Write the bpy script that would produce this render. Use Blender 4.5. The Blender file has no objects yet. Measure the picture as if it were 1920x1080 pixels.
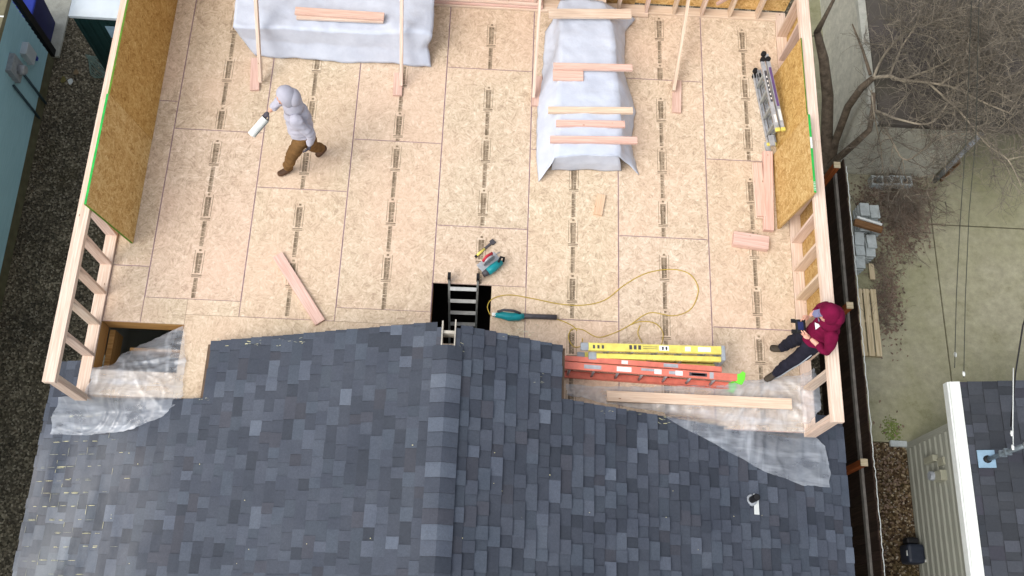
import bpy, bmesh, math, random
from mathutils import Matrix, Vector, noise
random.seed(7)
sc = bpy.context.scene
COL = sc.collection
# ------------------------------------------------------------------ camera, sky, sun, exposure
F_PX, PITCH, YAW, ROLL = 1853.522, 0.35905, -0.08798, 0.13024
CAM = Vector((4.2672, -2.4998, 12.015))
ROT = Matrix.Rotation(YAW, 3, 'Z') @ Matrix.Rotation(PITCH, 3, 'X') @ Matrix.Rotation(ROLL, 3, 'Z')
cd = bpy.data.cameras.new('camera'); cam = bpy.data.objects.new('camera', cd); COL.objects.link(cam)
cam.matrix_world = Matrix.Translation(CAM) @ ROT.to_4x4()
cd.sensor_width = 36; cd.lens = F_PX / 1920 * 36; cd.clip_end = 2000; cd.clip_start = .05
sc.camera = cam
SUN_EL, SUN_AZ = math.radians(52), math.radians(236)      # azimuth measured from +y towards +x
w = bpy.data.worlds.new('World'); sc.world = w; w.use_nodes = True
wn = w.node_tree; bg = wn.nodes['Background']
sky = wn.nodes.new('ShaderNodeTexSky'); sky.sky_type = 'NISHITA'; sky.sun_disc = False
sky.sun_elevation = SUN_EL; sky.sun_rotation = SUN_AZ; sky.dust_density = 4; sky.air_density = 1.0
hs = wn.nodes.new('ShaderNodeHueSaturation'); hs.inputs['Saturation'].default_value = .32
wn.links.new(sky.outputs[0], hs.inputs['Color']); wn.links.new(hs.outputs[0], bg.inputs[0])
bg.inputs[1].default_value = .15
sl = bpy.data.lights.new('sun', 'SUN'); sl.energy = .5; sl.angle = math.radians(50); sl.color = (1, .96, .9)
so = bpy.data.objects.new('sun', sl); COL.objects.link(so)
sdir = Vector((math.sin(SUN_AZ) * math.cos(SUN_EL), math.cos(SUN_AZ) * math.cos(SUN_EL), math.sin(SUN_EL)))
so.rotation_euler = (-sdir).to_track_quat('-Z', 'Y').to_euler()
so.location = (0, 0, 30)
sc.view_settings.view_transform = 'Standard'; sc.view_settings.look = 'None'
sc.view_settings.exposure = .80; sc.view_settings.gamma = 1

# ------------------------------------------------------------------ picture point -> place at a height
def ray(px, py):
    return (ROT @ Vector(((px - 960) / F_PX, -(py - 540) / F_PX, -1.0)))
def U(px, py, z=0.0):
    d = ray(px, py); s = (z - CAM.z) / d.z
    return CAM + d * s

# ------------------------------------------------------------------ materials
def lin(c):
    c = [v / 255 for v in c]
    return tuple(v / 12.92 if v <= .04045 else ((v + .055) / 1.055) ** 2.4 for v in c) + (1,)
class NT:
    def __init__(s, name):
        s.m = bpy.data.materials.new(name); s.m.use_nodes = True; s.t = s.m.node_tree
        s.b = s.t.nodes['Principled BSDF']; s.out = s.t.nodes['Material Output']
    def n(s, typ, **k):
        x = s.t.nodes.new('ShaderNode' + typ)
        for a, v in k.items(): setattr(x, a, v)
        return x
    def l(s, a, b): s.t.links.new(a, b)
    def noise(s, vec, scale, detail=4, rough=.6):
        x = s.n('TexNoise'); x.inputs['Scale'].default_value = scale; x.inputs['Detail'].default_value = detail
        x.inputs['Roughness'].default_value = rough
        if vec is not None: s.l(vec, x.inputs['Vector'])
        return x.outputs['Fac']
    def ramp(s, f, *stops):
        x = s.n('ValToRGB'); e = x.color_ramp.elements
        while len(e) < len(stops): e.new(.5)
        for i, (p, c) in enumerate(stops): e[i].position = p; e[i].color = c if len(c) == 4 else lin(c)
        s.l(f, x.inputs[0]); return x.outputs[0]
    def mix(s, f, a, b, typ='MIX'):
        x = s.n('Mix', data_type='RGBA', blend_type=typ)
        for sock, v in ((0, f), (6, a), (7, b)):
            if hasattr(v, 'links') or hasattr(v, 'is_linked'): s.l(v, x.inputs[sock])
            else: x.inputs[sock].default_value = v
        return x.outputs[2]
    def math(s, op, a, b=0.0, clamp=False):
        x = s.n('Math', operation=op, use_clamp=clamp)
        for i, v in enumerate((a, b)):
            if hasattr(v, 'is_linked'): s.l(v, x.inputs[i])
            else: x.inputs[i].default_value = v
        return x.outputs[0]
    def bump(s, h, strength=.3, dist=.01):
        x = s.n('Bump'); x.inputs['Strength'].default_value = strength; x.inputs['Distance'].default_value = dist
        s.l(h, x.inputs['Height']); s.l(x.outputs[0], s.b.inputs['Normal'])
    def done(s, col=None, rough=.7, metal=0, spec=.3):
        if col is not None:
            if hasattr(col, 'is_linked'): s.l(col, s.b.inputs['Base Color'])
            else: s.b.inputs['Base Color'].default_value = col
        s.b.inputs['Roughness'].default_value = rough; s.b.inputs['Metallic'].default_value = metal
        s.b.inputs['Specular IOR Level'].default_value = spec
        return s.m
GREY = (.5, .5, .5, 1)
def plain(name, c, rough=.6, var=.12, scale=12, metal=0, bump=0, spec=.3):
    """a colour with uneven fading and dirt"""
    t = NT(name); co = t.n('TexCoord').outputs['Object']
    f = t.noise(co, scale, 5); c = lin(c)
    d = tuple(v * (1 - var * 1.6) for v in c[:3]) + (1,); h = tuple(min(1, v * (1 + var)) for v in c[:3]) + (1,)
    m = t.ramp(f, (.3, d), (.7, h))
    if bump: t.bump(t.noise(co, scale * 3, 4), bump)
    return t.done(m, rough, metal, spec)
def colattr(t): return t.n('Attribute', attribute_name='Col').outputs['Color']

def wood_mat(name, dark, light, rough=.65):
    t = NT(name); uv = t.n('TexCoord').outputs['UV']
    mp = t.n('Mapping'); mp.inputs['Scale'].default_value = (1.2, 34, 1); t.l(uv, mp.inputs[0])
    g = t.noise(mp.outputs[0], 1.6, 5, .65)
    mp2 = t.n('Mapping'); mp2.inputs['Scale'].default_value = (1, 3.0, 1); t.l(uv, mp2.inputs[0])
    b = t.noise(mp2.outputs[0], 2.2, 3)
    c = t.ramp(g, (.30, tuple(int(v * .94) for v in dark)), (.44, dark), (.62, light))
    c = t.mix(t.math('MULTIPLY', b, .25), c, lin(tuple(int(v * .86) for v in dark)))
    v = t.n('TexVoronoi'); v.inputs['Scale'].default_value = 2.6; t.l(mp2.outputs[0], v.inputs['Vector'])
    k = t.math('LESS_THAN', v.outputs['Distance'], .045)
    c = t.mix(t.math('MULTIPLY', k, .85), c, lin((120, 80, 56)))
    c = t.mix(1.0, c, colattr(t), 'MULTIPLY')
    return t.done(c, rough, 0, .2)
M_WOOD = wood_mat('pale_fir', (208, 184, 164), (228, 210, 194))
M_WOODP = wood_mat('pink_fir', (208, 172, 157), (226, 198, 184))
M_OLDW = wood_mat('weathered_wood', (176, 160, 128), (208, 194, 164))
M_CEDAR = wood_mat('cedar_post_wood', (128, 66, 30), (166, 92, 46))
M_BROWNB = wood_mat('brown_fence_boards', (50, 38, 32), (70, 56, 47))

def osb_mat(name, pal, scale=12):
    t = NT(name); uv = t.n('TexCoord').outputs['UV']
    def layer(sc_, seed):
        mp = t.n('Mapping'); mp.inputs['Location'].default_value = (seed, seed * 1.7, 0); t.l(uv, mp.inputs[0])
        v = t.n('TexVoronoi'); v.inputs['Scale'].default_value = sc_; v.inputs['Randomness'].default_value = 1
        wv = t.n('TexNoise'); wv.inputs['Scale'].default_value = sc_ * .8; t.l(mp.outputs[0], wv.inputs['Vector'])
        ad = t.n('VectorMath', operation='MULTIPLY_ADD'); t.l(wv.outputs['Color'], ad.inputs[0])
        ad.inputs[1].default_value = (.07, .07, 0); t.l(mp.outputs[0], ad.inputs[2])
        t.l(ad.outputs[0], v.inputs['Vector'])
        sp = t.n('SeparateColor'); t.l(v.outputs['Color'], sp.inputs[0])
        ang = t.math('MULTIPLY', sp.outputs[0], 3.1416)
        rt = t.n('VectorRotate', rotation_type='Z_AXIS'); t.l(mp.outputs[0], rt.inputs['Vector']); t.l(ang, rt.inputs['Angle'])
        m2 = t.n('Mapping'); m2.inputs['Scale'].default_value = (7, 42, 1); t.l(rt.outputs[0], m2.inputs[0])
        n_ = t.noise(m2.outputs[0], 1.0, 3, .6)
        return n_, sp.outputs[1]
    a, ca = layer(scale, 0.0); b, cb = layer(scale * 1.9, 31.7)
    f = t.math('ADD', t.math('MULTIPLY', a, .55), t.math('MULTIPLY', b, .35))
    f = t.math('ADD', f, t.math('MULTIPLY', t.math('SUBTRACT', ca, .5), .10))
    f = t.math('ADD', f, t.math('MULTIPLY', t.math('SUBTRACT', cb, .5), .09))
    big = t.noise(uv, 1.1, 4)
    f = t.math('ADD', f, t.math('MULTIPLY', t.math('SUBTRACT', big, .5), .08))
    c = t.ramp(f, (.28, pal[0]), (.42, pal[1]), (.52, pal[2]), (.64, pal[3]))
    c = t.mix(1.0, c, colattr(t), 'MULTIPLY')
    t.bump(f, .15, .003)
    return t, c, uv
t, c, uv = osb_mat('subfloor_strand_board', ((166, 146, 126), (197, 178, 154), (210, 192, 169), (228, 213, 194)))
pk = t.noise(uv, .55, 2)
c = t.mix(t.math('MULTIPLY', t.math('SUBTRACT', pk, .44, True), 1.5, True), c, lin((218, 184, 162)))
ck = t.noise(uv, 1.9, 6, .8)
c = t.mix(t.math('MULTIPLY', t.math('SUBTRACT', ck, .66, True), 2.6, True), c, lin((206, 158, 142)))
st = t.noise(uv, 2.6, 5, .7)
c = t.mix(t.math('MULTIPLY', t.math('SUBTRACT', st, .64, True), 1.5, True), c, lin((186, 154, 120)))
M_OSBF = t.done(c, .75, 0, .15)
t, c, uv = osb_mat('wall_sheathing_board', ((150, 114, 62), (188, 152, 94), (203, 172, 116), (218, 191, 140)), 15)
M_OSB = t.done(c, .7, 0, .15)
t = NT('stamp_ink'); co = t.n('TexCoord').outputs['Object']
M_STAMP = t.done(t.mix(t.math('MULTIPLY', t.math('SUBTRACT', t.noise(co, 5, 6, .8), .38, True), 2.4, True), lin((106, 92, 76)), lin((176, 158, 134))), .85, 0, .1)
M_SEAM = plain('sealed_panel_edge', (160, 134, 142), .8, .2, 6)
M_CHALK = plain('red_chalk', (214, 150, 132), .9, .3, 9)

def shingle_mat(name, gloss=.75, wet=False):
    t = NT(name); co = t.n('TexCoord').outputs['Object']
    f = t.noise(co, 260, 2); g = t.noise(co, 1.3, 5, .65); h = t.noise(co, 40, 3)
    c = t.mix(1.0, colattr(t), t.ramp(f, (.3, (.74, .74, .75, 1)), (.7, (1.2, 1.2, 1.2, 1))), 'MULTIPLY')
    c = t.mix(1.0, c, t.ramp(g, (.3, (.78, .80, .84, 1)), (.72, (1.16, 1.13, 1.1, 1))), 'MULTIPLY')
    c = t.mix(1.0, c, t.ramp(h, (.3, (.88, .88, .88, 1)), (.7, (1.1, 1.1, 1.1, 1))), 'MULTIPLY')
    t.bump(f, .35, .004)
    m_ = t.done(c, gloss, 0, .35)
    if wet:
        sp = t.n('SeparateXYZ'); t.l(co, sp.inputs[0])
        mx = t.math('MULTIPLY', t.math('SUBTRACT', .95, sp.outputs[0]), .8, True); my = t.math('MULTIPLY', t.math('SUBTRACT', .22, sp.outputs[1]), 1.6, True)
        mp = t.n('Mapping'); mp.inputs['Rotation'].default_value = (0, 0, .5); mp.inputs['Scale'].default_value = (2.2, .8, 1); t.l(co, mp.inputs[0])
        wn_ = t.noise(mp.outputs[0], 1.1, 4, .65)
        k = t.math('MULTIPLY', t.math('MULTIPLY', mx, my, True), t.math('MULTIPLY', t.math('SUBTRACT', wn_, .27, True), 3.4, True), True)
        r_ = t.n('MapRange'); t.l(k, r_.inputs[0]); r_.inputs[3].default_value = gloss; r_.inputs[4].default_value = .30; t.l(r_.outputs[0], t.b.inputs['Roughness'])
        r2 = t.n('MapRange'); t.l(k, r2.inputs[0]); r2.inputs[3].default_value = .35; r2.inputs[4].default_value = 1.0; t.l(r2.outputs[0], t.b.inputs['Specular IOR Level'])
    return m_, t, c
M_SHIN, _t, _c = shingle_mat('roof_shingle_granules')
M_SHINW, _t, _c = shingle_mat('damp_roof_shingle_granules', wet=True)
M_OLDDECK = plain('old_roof_boards', (92, 76, 62), .9, .2, 8)
M_SCUFF_GLARE = plain('worn_grey_scuffs_and_glare', (150, 152, 136), .9, .3, 40)
M_DUST_GLARE = plain('pale_sawdust_and_glare', (206, 200, 158), .9, .3, 40)  # this and the grey one also paint glare on the lower-left roof

def ground_mat(name, stops, scale, bump=.6, moss=None):
    t = NT(name); co = t.n('TexCoord').outputs['Object']
    v = t.n('TexVoronoi'); v.inputs['Scale'].default_value = scale; t.l(co, v.inputs['Vector'])
    sp = t.n('SeparateColor'); t.l(v.outputs['Color'], sp.inputs[0])
    c = t.ramp(sp.outputs[0], *stops)
    n2 = t.noise(co, .9, 5, .7)
    c = t.mix(1.0, c, t.ramp(n2, (.3, (.6, .6, .6, 1)), (.7, (1.2, 1.18, 1.1, 1))), 'MULTIPLY')
    if moss: c = t.mix(t.math('MULTIPLY', t.math('SUBTRACT', t.noise(co, .8, 6, .75), .5, True), moss[1], True), c, lin(moss[0]))
    t.bump(v.outputs['Distance'], bump, .02)
    return t.done(c, .95, 0, .1)
M_GRAV = ground_mat('dark_gravel', ((0, (64, 60, 53)), (.55, (100, 94, 82)), (.85, (130, 122, 106)), (1, (164, 156, 140))), 34, .8, ((58, 52, 24), 2.2))
M_GRAV2 = ground_mat('pea_gravel_and_leaves', ((0, (44, 34, 26)), (.5, (78, 64, 48)), (.85, (112, 96, 74)), (1, (158, 146, 124))), 30, .8, ((74, 82, 36), 1.5))
def concrete_mat(name, base, moss, amt):
    t = NT(name); co = t.n('TexCoord').outputs['Object']
    a = t.noise(co, .55, 6, .7); b = t.noise(co, 7, 5, .7); d = t.noise(co, 90, 2)
    c = t.ramp(b, (.25, tuple(int(v * .86) for v in base)), (.75, tuple(min(255, int(v * 1.08)) for v in base)))
    c = t.mix(t.math('MULTIPLY', t.math('SUBTRACT', a, .42, True), amt, True), c, lin(moss))
    s_ = t.noise(co, 2.2, 6, .75)
    c = t.mix(t.math('MULTIPLY', t.math('SUBTRACT', s_, .58, True), 2.4, True), c, lin((82, 72, 52)))
    c = t.mix(1.0, c, t.ramp(d, (.3, (.85, .85, .85, 1)), (.7, (1.1, 1.1, 1.1, 1))), 'MULTIPLY')
    t.bump(b, .2, .01)
    return t.done(c, .9, 0, .15)
M_CONC = concrete_mat('mossy_concrete', (156, 153, 131), (122, 124, 80), 1.7)
M_CONC2 = concrete_mat('pale_concrete', (178, 178, 168), (140, 140, 120), .8)
M_STUC = concrete_mat('grey_stucco', (190, 188, 174), (160, 158, 144), .8)
M_MOSSROOF = concrete_mat('old_mossy_roofing', (84, 78, 75), (82, 82, 58), 1.4)
M_BLACKROOF = None
def siding_mat(name, c0, c1):
    t = NT(name); uv = t.n('TexCoord').outputs['UV']
    mp = t.n('Mapping'); mp.inputs['Scale'].default_value = (2, 40, 1); t.l(uv, mp.inputs[0])
    f = t.noise(mp.outputs[0], 1.4, 4)
    c = t.ramp(f, (.3, c0), (.7, c1))
    c = t.mix(t.math('MULTIPLY', t.noise(uv, 1.2, 5), .25), c, lin(tuple(int(v * .7) for v in c0)))
    return t.done(c, .7, 0, .2)
M_TEAL = siding_mat('teal_siding_paint', (148, 190, 202), (164, 204, 216))
M_TAUPE = siding_mat('taupe_siding_paint', (148, 150, 138), (161, 163, 152))
M_TARP = None
t = NT('white_tarp'); co = t.n('TexCoord').outputs['Object']
M_TARP = t.done(t.ramp(t.noise(co, 4, 5), (.3, (180, 187, 201)), (.7, (196, 203, 216))), .55, 0, .35)
t.bump(t.noise(co, 9, 5, .6), .35, .02)
def plastic_mat():
    t = NT('clear_plastic_film'); co = t.n('TexCoord').outputs['Object']
    tr = t.n('BsdfTransparent'); tr.inputs[0].default_value = (.96, .97, .98, 1)
    di = t.n('BsdfDiffuse'); di.inputs[0].default_value = lin((226, 233, 242))
    tl = t.n('BsdfTranslucent'); tl.inputs[0].default_value = lin((226, 230, 236))
    gl = t.n('BsdfGlossy'); gl.inputs['Roughness'].default_value = .30; gl.inputs[0].default_value = (1, 1, 1, 1)
    m1 = t.n('MixShader'); m1.inputs[0].default_value = .35; t.l(di.outputs[0], m1.inputs[1]); t.l(tl.outputs[0], m1.inputs[2])
    m2 = t.n('MixShader'); m2.inputs[0].default_value = .12; t.l(m1.outputs[0], m2.inputs[1]); t.l(gl.outputs[0], m2.inputs[2])
    m3 = t.n('MixShader')
    mp = t.n('Mapping'); mp.inputs['Scale'].default_value = (1, 2.4, 1); mp.inputs['Rotation'].default_value = (0, 0, .5); t.l(co, mp.inputs[0])
    f = t.noise(mp.outputs[0], 2.0, 4, .55)
    w2 = t.n('Mapping'); w2.inputs['Scale'].default_value = (1, 2.0, 1); w2.inputs['Rotation'].default_value = (0, 0, -.45); t.l(co, w2.inputs[0])
    w2.inputs['Scale'].default_value = (1.1, 7.0, 1)
    f2 = t.noise(w2.outputs[0], 1.0, 3, .55)
    w3 = t.n('Mapping'); w3.inputs['Scale'].default_value = (6.0, 1.0, 1); w3.inputs['Rotation'].default_value = (0, 0, .25); t.l(co, w3.inputs[0])
    f3 = t.noise(w3.outputs[0], 1.0, 3, .55)
    cr = t.math('MULTIPLY', t.math('SUBTRACT', f2, .52, True), 1.6); cr2 = t.math('MULTIPLY', t.math('SUBTRACT', f3, .55, True), 1.4)
    o = t.math('ADD', t.math('MULTIPLY', f, .78), -.07, True)
    o = t.math('ADD', o, t.math('ADD', cr, cr2), True)
    t.l(o, m3.inputs[0]); t.l(tr.outputs[0], m3.inputs[1]); t.l(m2.outputs[0], m3.inputs[2])
    bp = t.n('Bump'); bp.inputs['Strength'].default_value = .35; bp.inputs['Distance'].default_value = .015
    t.l(t.noise(mp.outputs[0], 4, 4, .55), bp.inputs['Height'])
    for s_ in (di, gl, tl): t.l(bp.outputs[0], s_.inputs['Normal'])
    t.l(m3.outputs[0], t.out.inputs[0]); t.t.nodes.remove(t.b)
    return t.m
M_FILM = plastic_mat()
M_ALU = plain('scuffed_aluminium', (170, 173, 178), .45, .18, 14, .2)
M_ALUD = plain('grey_ladder_metal', (150, 154, 152), .5, .15, 14)
M_RUNG = plain('pale_rung_metal', (186, 188, 186), .5, .1, 14)
M_YEL = plain('yellow_fibreglass', (220, 206, 104), .5, .12, 10)
M_ORA = plain('orange_fibreglass', (210, 118, 100), .5, .12, 10)
M_PURP = plain('purple_label', (96, 72, 118), .6)
M_RAIL = plain('grey_fence_rail', (128, 124, 118), .8, .2, 8)
M_BRNW = wood_mat('brown_old_timber', (104, 74, 46), (138, 104, 70))
M_OLDTRIM = plain('aged_cream_board', (178, 172, 160), .8, .2, 12)
M_LIME = plain('lime_rubber', (110, 214, 60), .6, .1, 10)
M_WHITE = plain('white_label', (222, 220, 216), .6, .06, 20)
M_GREYP = plain('grey_plastic', (150, 156, 162), .6, .12, 14)
M_BLACK = plain('black_rubber', (24, 24, 26), .6, .2, 20)
M_DGREY = plain('dark_grey_plastic', (74, 72, 76), .55, .15, 20)
M_TOOL = plain('teal_tool_plastic', (24, 138, 146), .45, .12, 16)
M_RED = plain('red_tool_plastic', (178, 46, 60), .5, .12, 16)
M_CORD = plain('yellow_cord_jacket', (186, 160, 66), .6, .1, 16)
M_GREENP = plain('green_edge_paint', (40, 168, 72), .7, .15, 9)
M_GREEND = plain('dark_green_edge_paint', (84, 122, 30), .7, .2, 9)
M_BLUE = plain('blue_bin_plastic', (42, 62, 168), .5, .12, 6)
M_NAVY = plain('navy_bin_plastic', (24, 30, 84), .5, .15, 6)
M_DKGRN = plain('dark_green_cabin_plastic', (18, 46, 46), .5, .15, 6)
M_PALEROOF = plain('pale_cabin_roof_plastic', (190, 200, 208), .4, .05, 3)
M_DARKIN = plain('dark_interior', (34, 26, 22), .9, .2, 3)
M_JOIST = wood_mat('joist_wood', (172, 128, 74), (206, 164, 106))
M_TRIMW = plain('white_painted_trim', (214, 218, 214), .5, .06, 8)
M_GUTT = plain('grey_gutter_paint', (112, 108, 84), .5, .15, 10)
M_BLUEBX = plain('pale_blue_flashing', (128, 156, 176), .5, .1, 14)
M_PIPE = plain('galvanised_pipe', (120, 130, 136), .4, .15, 14, .5)
M_BARK = plain('grey_brown_bark', (104, 92, 78), .9, .35, 9, 0, .6)
M_TWIG = plain('pale_brown_twigs', (112, 105, 94), .9, .3, 3)
M_TWIG2 = plain('reddish_dead_stems', (136, 120, 106), .9, .35, 4)
M_TWIGP = plain('pale_bark_twigs', (150, 140, 122), .9, .3, 4)
M_LEAF = plain('dead_brown_leaves', (120, 102, 88), .9, .35, 6)
M_MOSS = plain('bright_moss', (110, 124, 66), .95, .3, 12)
M_PAVER = concrete_mat('concrete_pavers', (176, 184, 184), (140, 146, 138), .8)
M_MAROON = plain('maroon_fleece', (108, 18, 54), .9, .14, 7, 0, .25, .1)
M_TROUS = plain('dark_trousers_cloth', (36, 36, 46), .9, .2, 9, 0, .25, .1)
M_BROWN = plain('brown_work_trousers', (112, 84, 52), .9, .2, 9, 0, .25, .1)
M_HOOD = plain('pale_grey_fleece', (172, 171, 182), .9, .07, 7, 0, .25, .1)
M_SKIN = plain('skin', (206, 156, 134), .55, .08, 20)
M_SHOE = plain('dark_shoe_leather', (62, 54, 44), .7, .25, 16)
M_BOOT = plain('brown_boot_leather', (78, 54, 36), .7, .25, 16)
M_GLOVE = plain('dark_grey_glove', (76, 74, 82), .8, .2, 16)
M_LENS = plain('grey_blue_lens', (112, 112, 140), .25, .1, 16)
M_HAIR = plain('dark_hair', (40, 30, 24), .8, .2, 30)

# ------------------------------------------------------------------ mesh builder
class MB:
    def __init__(s): s.v = []; s.f = []; s.mi = []; s.c = []; s.uv = []; s.sm = []
    def face(s, idx, mi=0, c=(1, 1, 1), uv=None, sm=False):
        s.f.append(tuple(idx)); s.mi.append(mi); s.c.append(c); s.sm.append(sm)
        s.uv.append(uv if uv else [(s.v[i][0], s.v[i][1]) for i in idx])
    def poly(s, pts, mi=0, c=(1, 1, 1), uv=None):
        b = len(s.v); s.v += [tuple(p) for p in pts]; s.face(range(b, b + len(pts)), mi, c, uv)
    def obox(s, o, ax, ay, az, mi=0, c=(1, 1, 1), mt=None, me=None, ruv=True):
        """box from corner o along three edge vectors; ax is the grain direction; mt / me give the top / end slots"""
        o, ax, ay, az = Vector(o), Vector(ax), Vector(ay), Vector(az)
        if ax.cross(ay).dot(az) < 0: o = o + az; az = -az; flip = True
        else: flip = False
        b = len(s.v)
        for k in (0, 1):
            for j in (0, 1):
                for i in (0, 1): s.v.append(tuple(o + ax * i + ay * j + az * k))
        lx, ly, lz = ax.length, ay.length, az.length
        r = random.uniform(0, 40) if ruv else 0; q = random.uniform(0, 40) if ruv else 0
        def u(l1, l2): return [(r, q), (r + l1, q), (r + l1, q + l2), (r, q + l2)]
        T = mi if mt is None else mt; E = mi if me is None else me
        top, bot = (4, 5, 7, 6), (1, 0, 2, 3)
        uvt, uvb = u(lx, ly), [(r + lx, q), (r, q), (r, q + ly), (r + lx, q + ly)]
        s.face([b + i for i in top], mi if flip else T, c, uvt)
        s.face([b + i for i in bot], T if flip else mi, c, uvb)
        s.face([b + i for i in (0, 1, 5, 4)], mi, c, u(lx, lz)); s.face([b + i for i in (3, 2, 6, 7)], mi, c, [(r + lx, q), (r, q), (r, q + lz), (r + lx, q + lz)])
        ce = tuple(x * .93 for x in c)
        s.face([b + i for i in (1, 3, 7, 5)], E, ce, u(lz * .1, ly)); s.face([b + i for i in (2, 0, 4, 6)], E, ce, u(lz * .1, ly))
    def box(s, x0, x1, y0, y1, z0, z1, mi=0, c=(1, 1, 1), **k):
        s.obox((x0, y0, z0), (x1 - x0, 0, 0), (0, y1 - y0, 0), (0, 0, z1 - z0), mi, c, **k)
    def beam(s, a, b, wd, ht, up=(0, 0, 1), mi=0, c=(1, 1, 1)):
        """bar from a to b (centres of the underside), wd across, ht along up"""
        a, b = Vector(a), Vector(b); d = b - a; n = d.normalized(); up = Vector(up)
        sd = n.cross(up).normalized(); up2 = sd.cross(n).normalized()
        s.obox(a - sd * wd / 2, d, sd * wd, up2 * ht, mi, c)
    def tube(s, pts, r, n=8, mi=0, c=(1, 1, 1), cap=True):
        pts = [Vector(p) for p in pts]; rs = r if isinstance(r, (list, tuple)) else [r] * len(pts)
        b = len(s.v); prev = None
        for i, p in enumerate(pts):
            d = (pts[min(i + 1, len(pts) - 1)] - pts[max(i - 1, 0)])
            d = d.normalized() if d.length > 1e-9 else Vector((0, 0, 1))
            if prev is None: sx = d.orthogonal().normalized()
            else:
                sx = prev - d * prev.dot(d); sx = sx.normalized() if sx.length > 1e-6 else d.orthogonal().normalized()
            prev = sx; sy = d.cross(sx)
            for k in range(n):
                a = 2 * math.pi * k / n; s.v.append(tuple(p + (sx * math.cos(a) + sy * math.sin(a)) * rs[i]))
        for i in range(len(pts) - 1):
            for k in range(n):
                k2 = (k + 1) % n; s.face((b + i * n + k, b + i * n + k2, b + (i + 1) * n + k2, b + (i + 1) * n + k), mi, c, [(i * .2, k * .1), (i * .2, k * .1 + .1), (i * .2 + .2, k * .1 + .1), (i * .2 + .2, k * .1)], True)
        if cap:
            s.face(list(range(b, b + n))[::-1], mi, c); e = b + (len(pts) - 1) * n; s.face(range(e, e + n), mi, c)
    def prism(s, pts, vec, mi=0, c=(1, 1, 1), side=None):
        vec = Vector(vec); b = len(s.v); n = len(pts)
        s.v += [tuple(p) for p in pts]; s.v += [tuple(Vector(p) + vec) for p in pts]
        s.face(list(range(n))[::-1], mi, c); s.face(range(b + n, b + 2 * n), mi, c)
        s.f[-2] = tuple(b + i for i in range(n))[::-1]
        for i in range(n):
            j = (i + 1) % n; L = (Vector(pts[j]) - Vector(pts[i])).length
            s.face((b + i, b + j, b + n + j, b + n + i), mi if side is None else side, c, [(0, 0), (L, 0), (L, vec.length), (0, vec.length)])
    def ball(s, cen, rx, ry=None, rz=None, mi=0, n=12, M=None):
        ry = ry or rx; rz = rz or rx; b = len(s.v); cen = Vector(cen); m = n // 2
        for i in range(m + 1):
            th = math.pi * i / m
            for k in range(n):
                a = 2 * math.pi * k / n; p = Vector((rx * math.sin(th) * math.cos(a), ry * math.sin(th) * math.sin(a), rz * math.cos(th)))
                if M: p = M @ p
                s.v.append(tuple(cen + p))
        for i in range(m):
            for k in range(n):
                k2 = (k + 1) % n; s.face((b + i * n + k, b + (i + 1) * n + k, b + (i + 1) * n + k2, b + i * n + k2), mi, sm=True)
    def build(s, name, mats, parent=None, bevel=0, merge=False):
        me = bpy.data.meshes.new(name); me.from_pydata(s.v, [], s.f)
        for m in (mats if isinstance(mats, (list, tuple)) else [mats]): me.materials.append(m)
        me.polygons.foreach_set('material_index', s.mi); me.polygons.foreach_set('use_smooth', s.sm)
        ca = me.color_attributes.new('Col', 'FLOAT_COLOR', 'CORNER'); ul = me.uv_layers.new(name='UVMap')
        cc = []; uu = []
        for f, c, uv in zip(s.f, s.c, s.uv):
            for i in range(len(f)): cc += [c[0], c[1], c[2], 1]; uu += list(uv[i])
        ca.data.foreach_set('color', cc); ul.data.foreach_set('uv', uu)
        me.validate(); me.update()
        return link(name, me, parent, bevel)
def link(name, me, parent=None, bevel=0):
    o = bpy.data.objects.new(name, me); COL.objects.link(o)
    if parent is not None:
        o.parent = parent
        if parent.type == 'EMPTY': o.matrix_parent_inverse = Matrix.Translation(parent.location).inverted()
    if bevel:
        b = o.modifiers.new('bevel', 'BEVEL'); b.width = bevel; b.segments = 2; b.limit_method = 'ANGLE'
    return o
def tag(o, label, cat, group=None, kind=None):
    o['label'] = label; o['category'] = cat
    if group: o['group'] = group
    if kind: o['kind'] = kind
    return o
def struct(o, kind='structure'): o['kind'] = kind; return o
def thing(name, loc, label, cat, group=None):
    o = bpy.data.objects.new(name, None); COL.objects.link(o); o.location = loc; o.empty_display_size = .1
    return tag(o, label, cat, group)
def tone(a=.92, b=1.05, warm=.03):
    k = random.uniform(a, b); return (k, k * random.uniform(1 - warm, 1 + warm * .3), k * random.uniform(1 - warm * 1.5, 1 + warm * .3))

# ------------------------------------------------------------------ ground
GZ = -4.0
m = MB(); m.poly([(-300, -300, GZ - .03), (300, -300, GZ - .03), (300, 300, GZ - .03), (-300, 300, GZ - .03)])
struct(m.build('ground', M_GRAV))
m = MB(); m.poly([(10.25, -30, GZ), (11.7, -30, GZ), (11.7, 1.06, GZ), (10.25, 1.06, GZ)])
struct(m.build('gravel_path', M_GRAV2))
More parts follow.
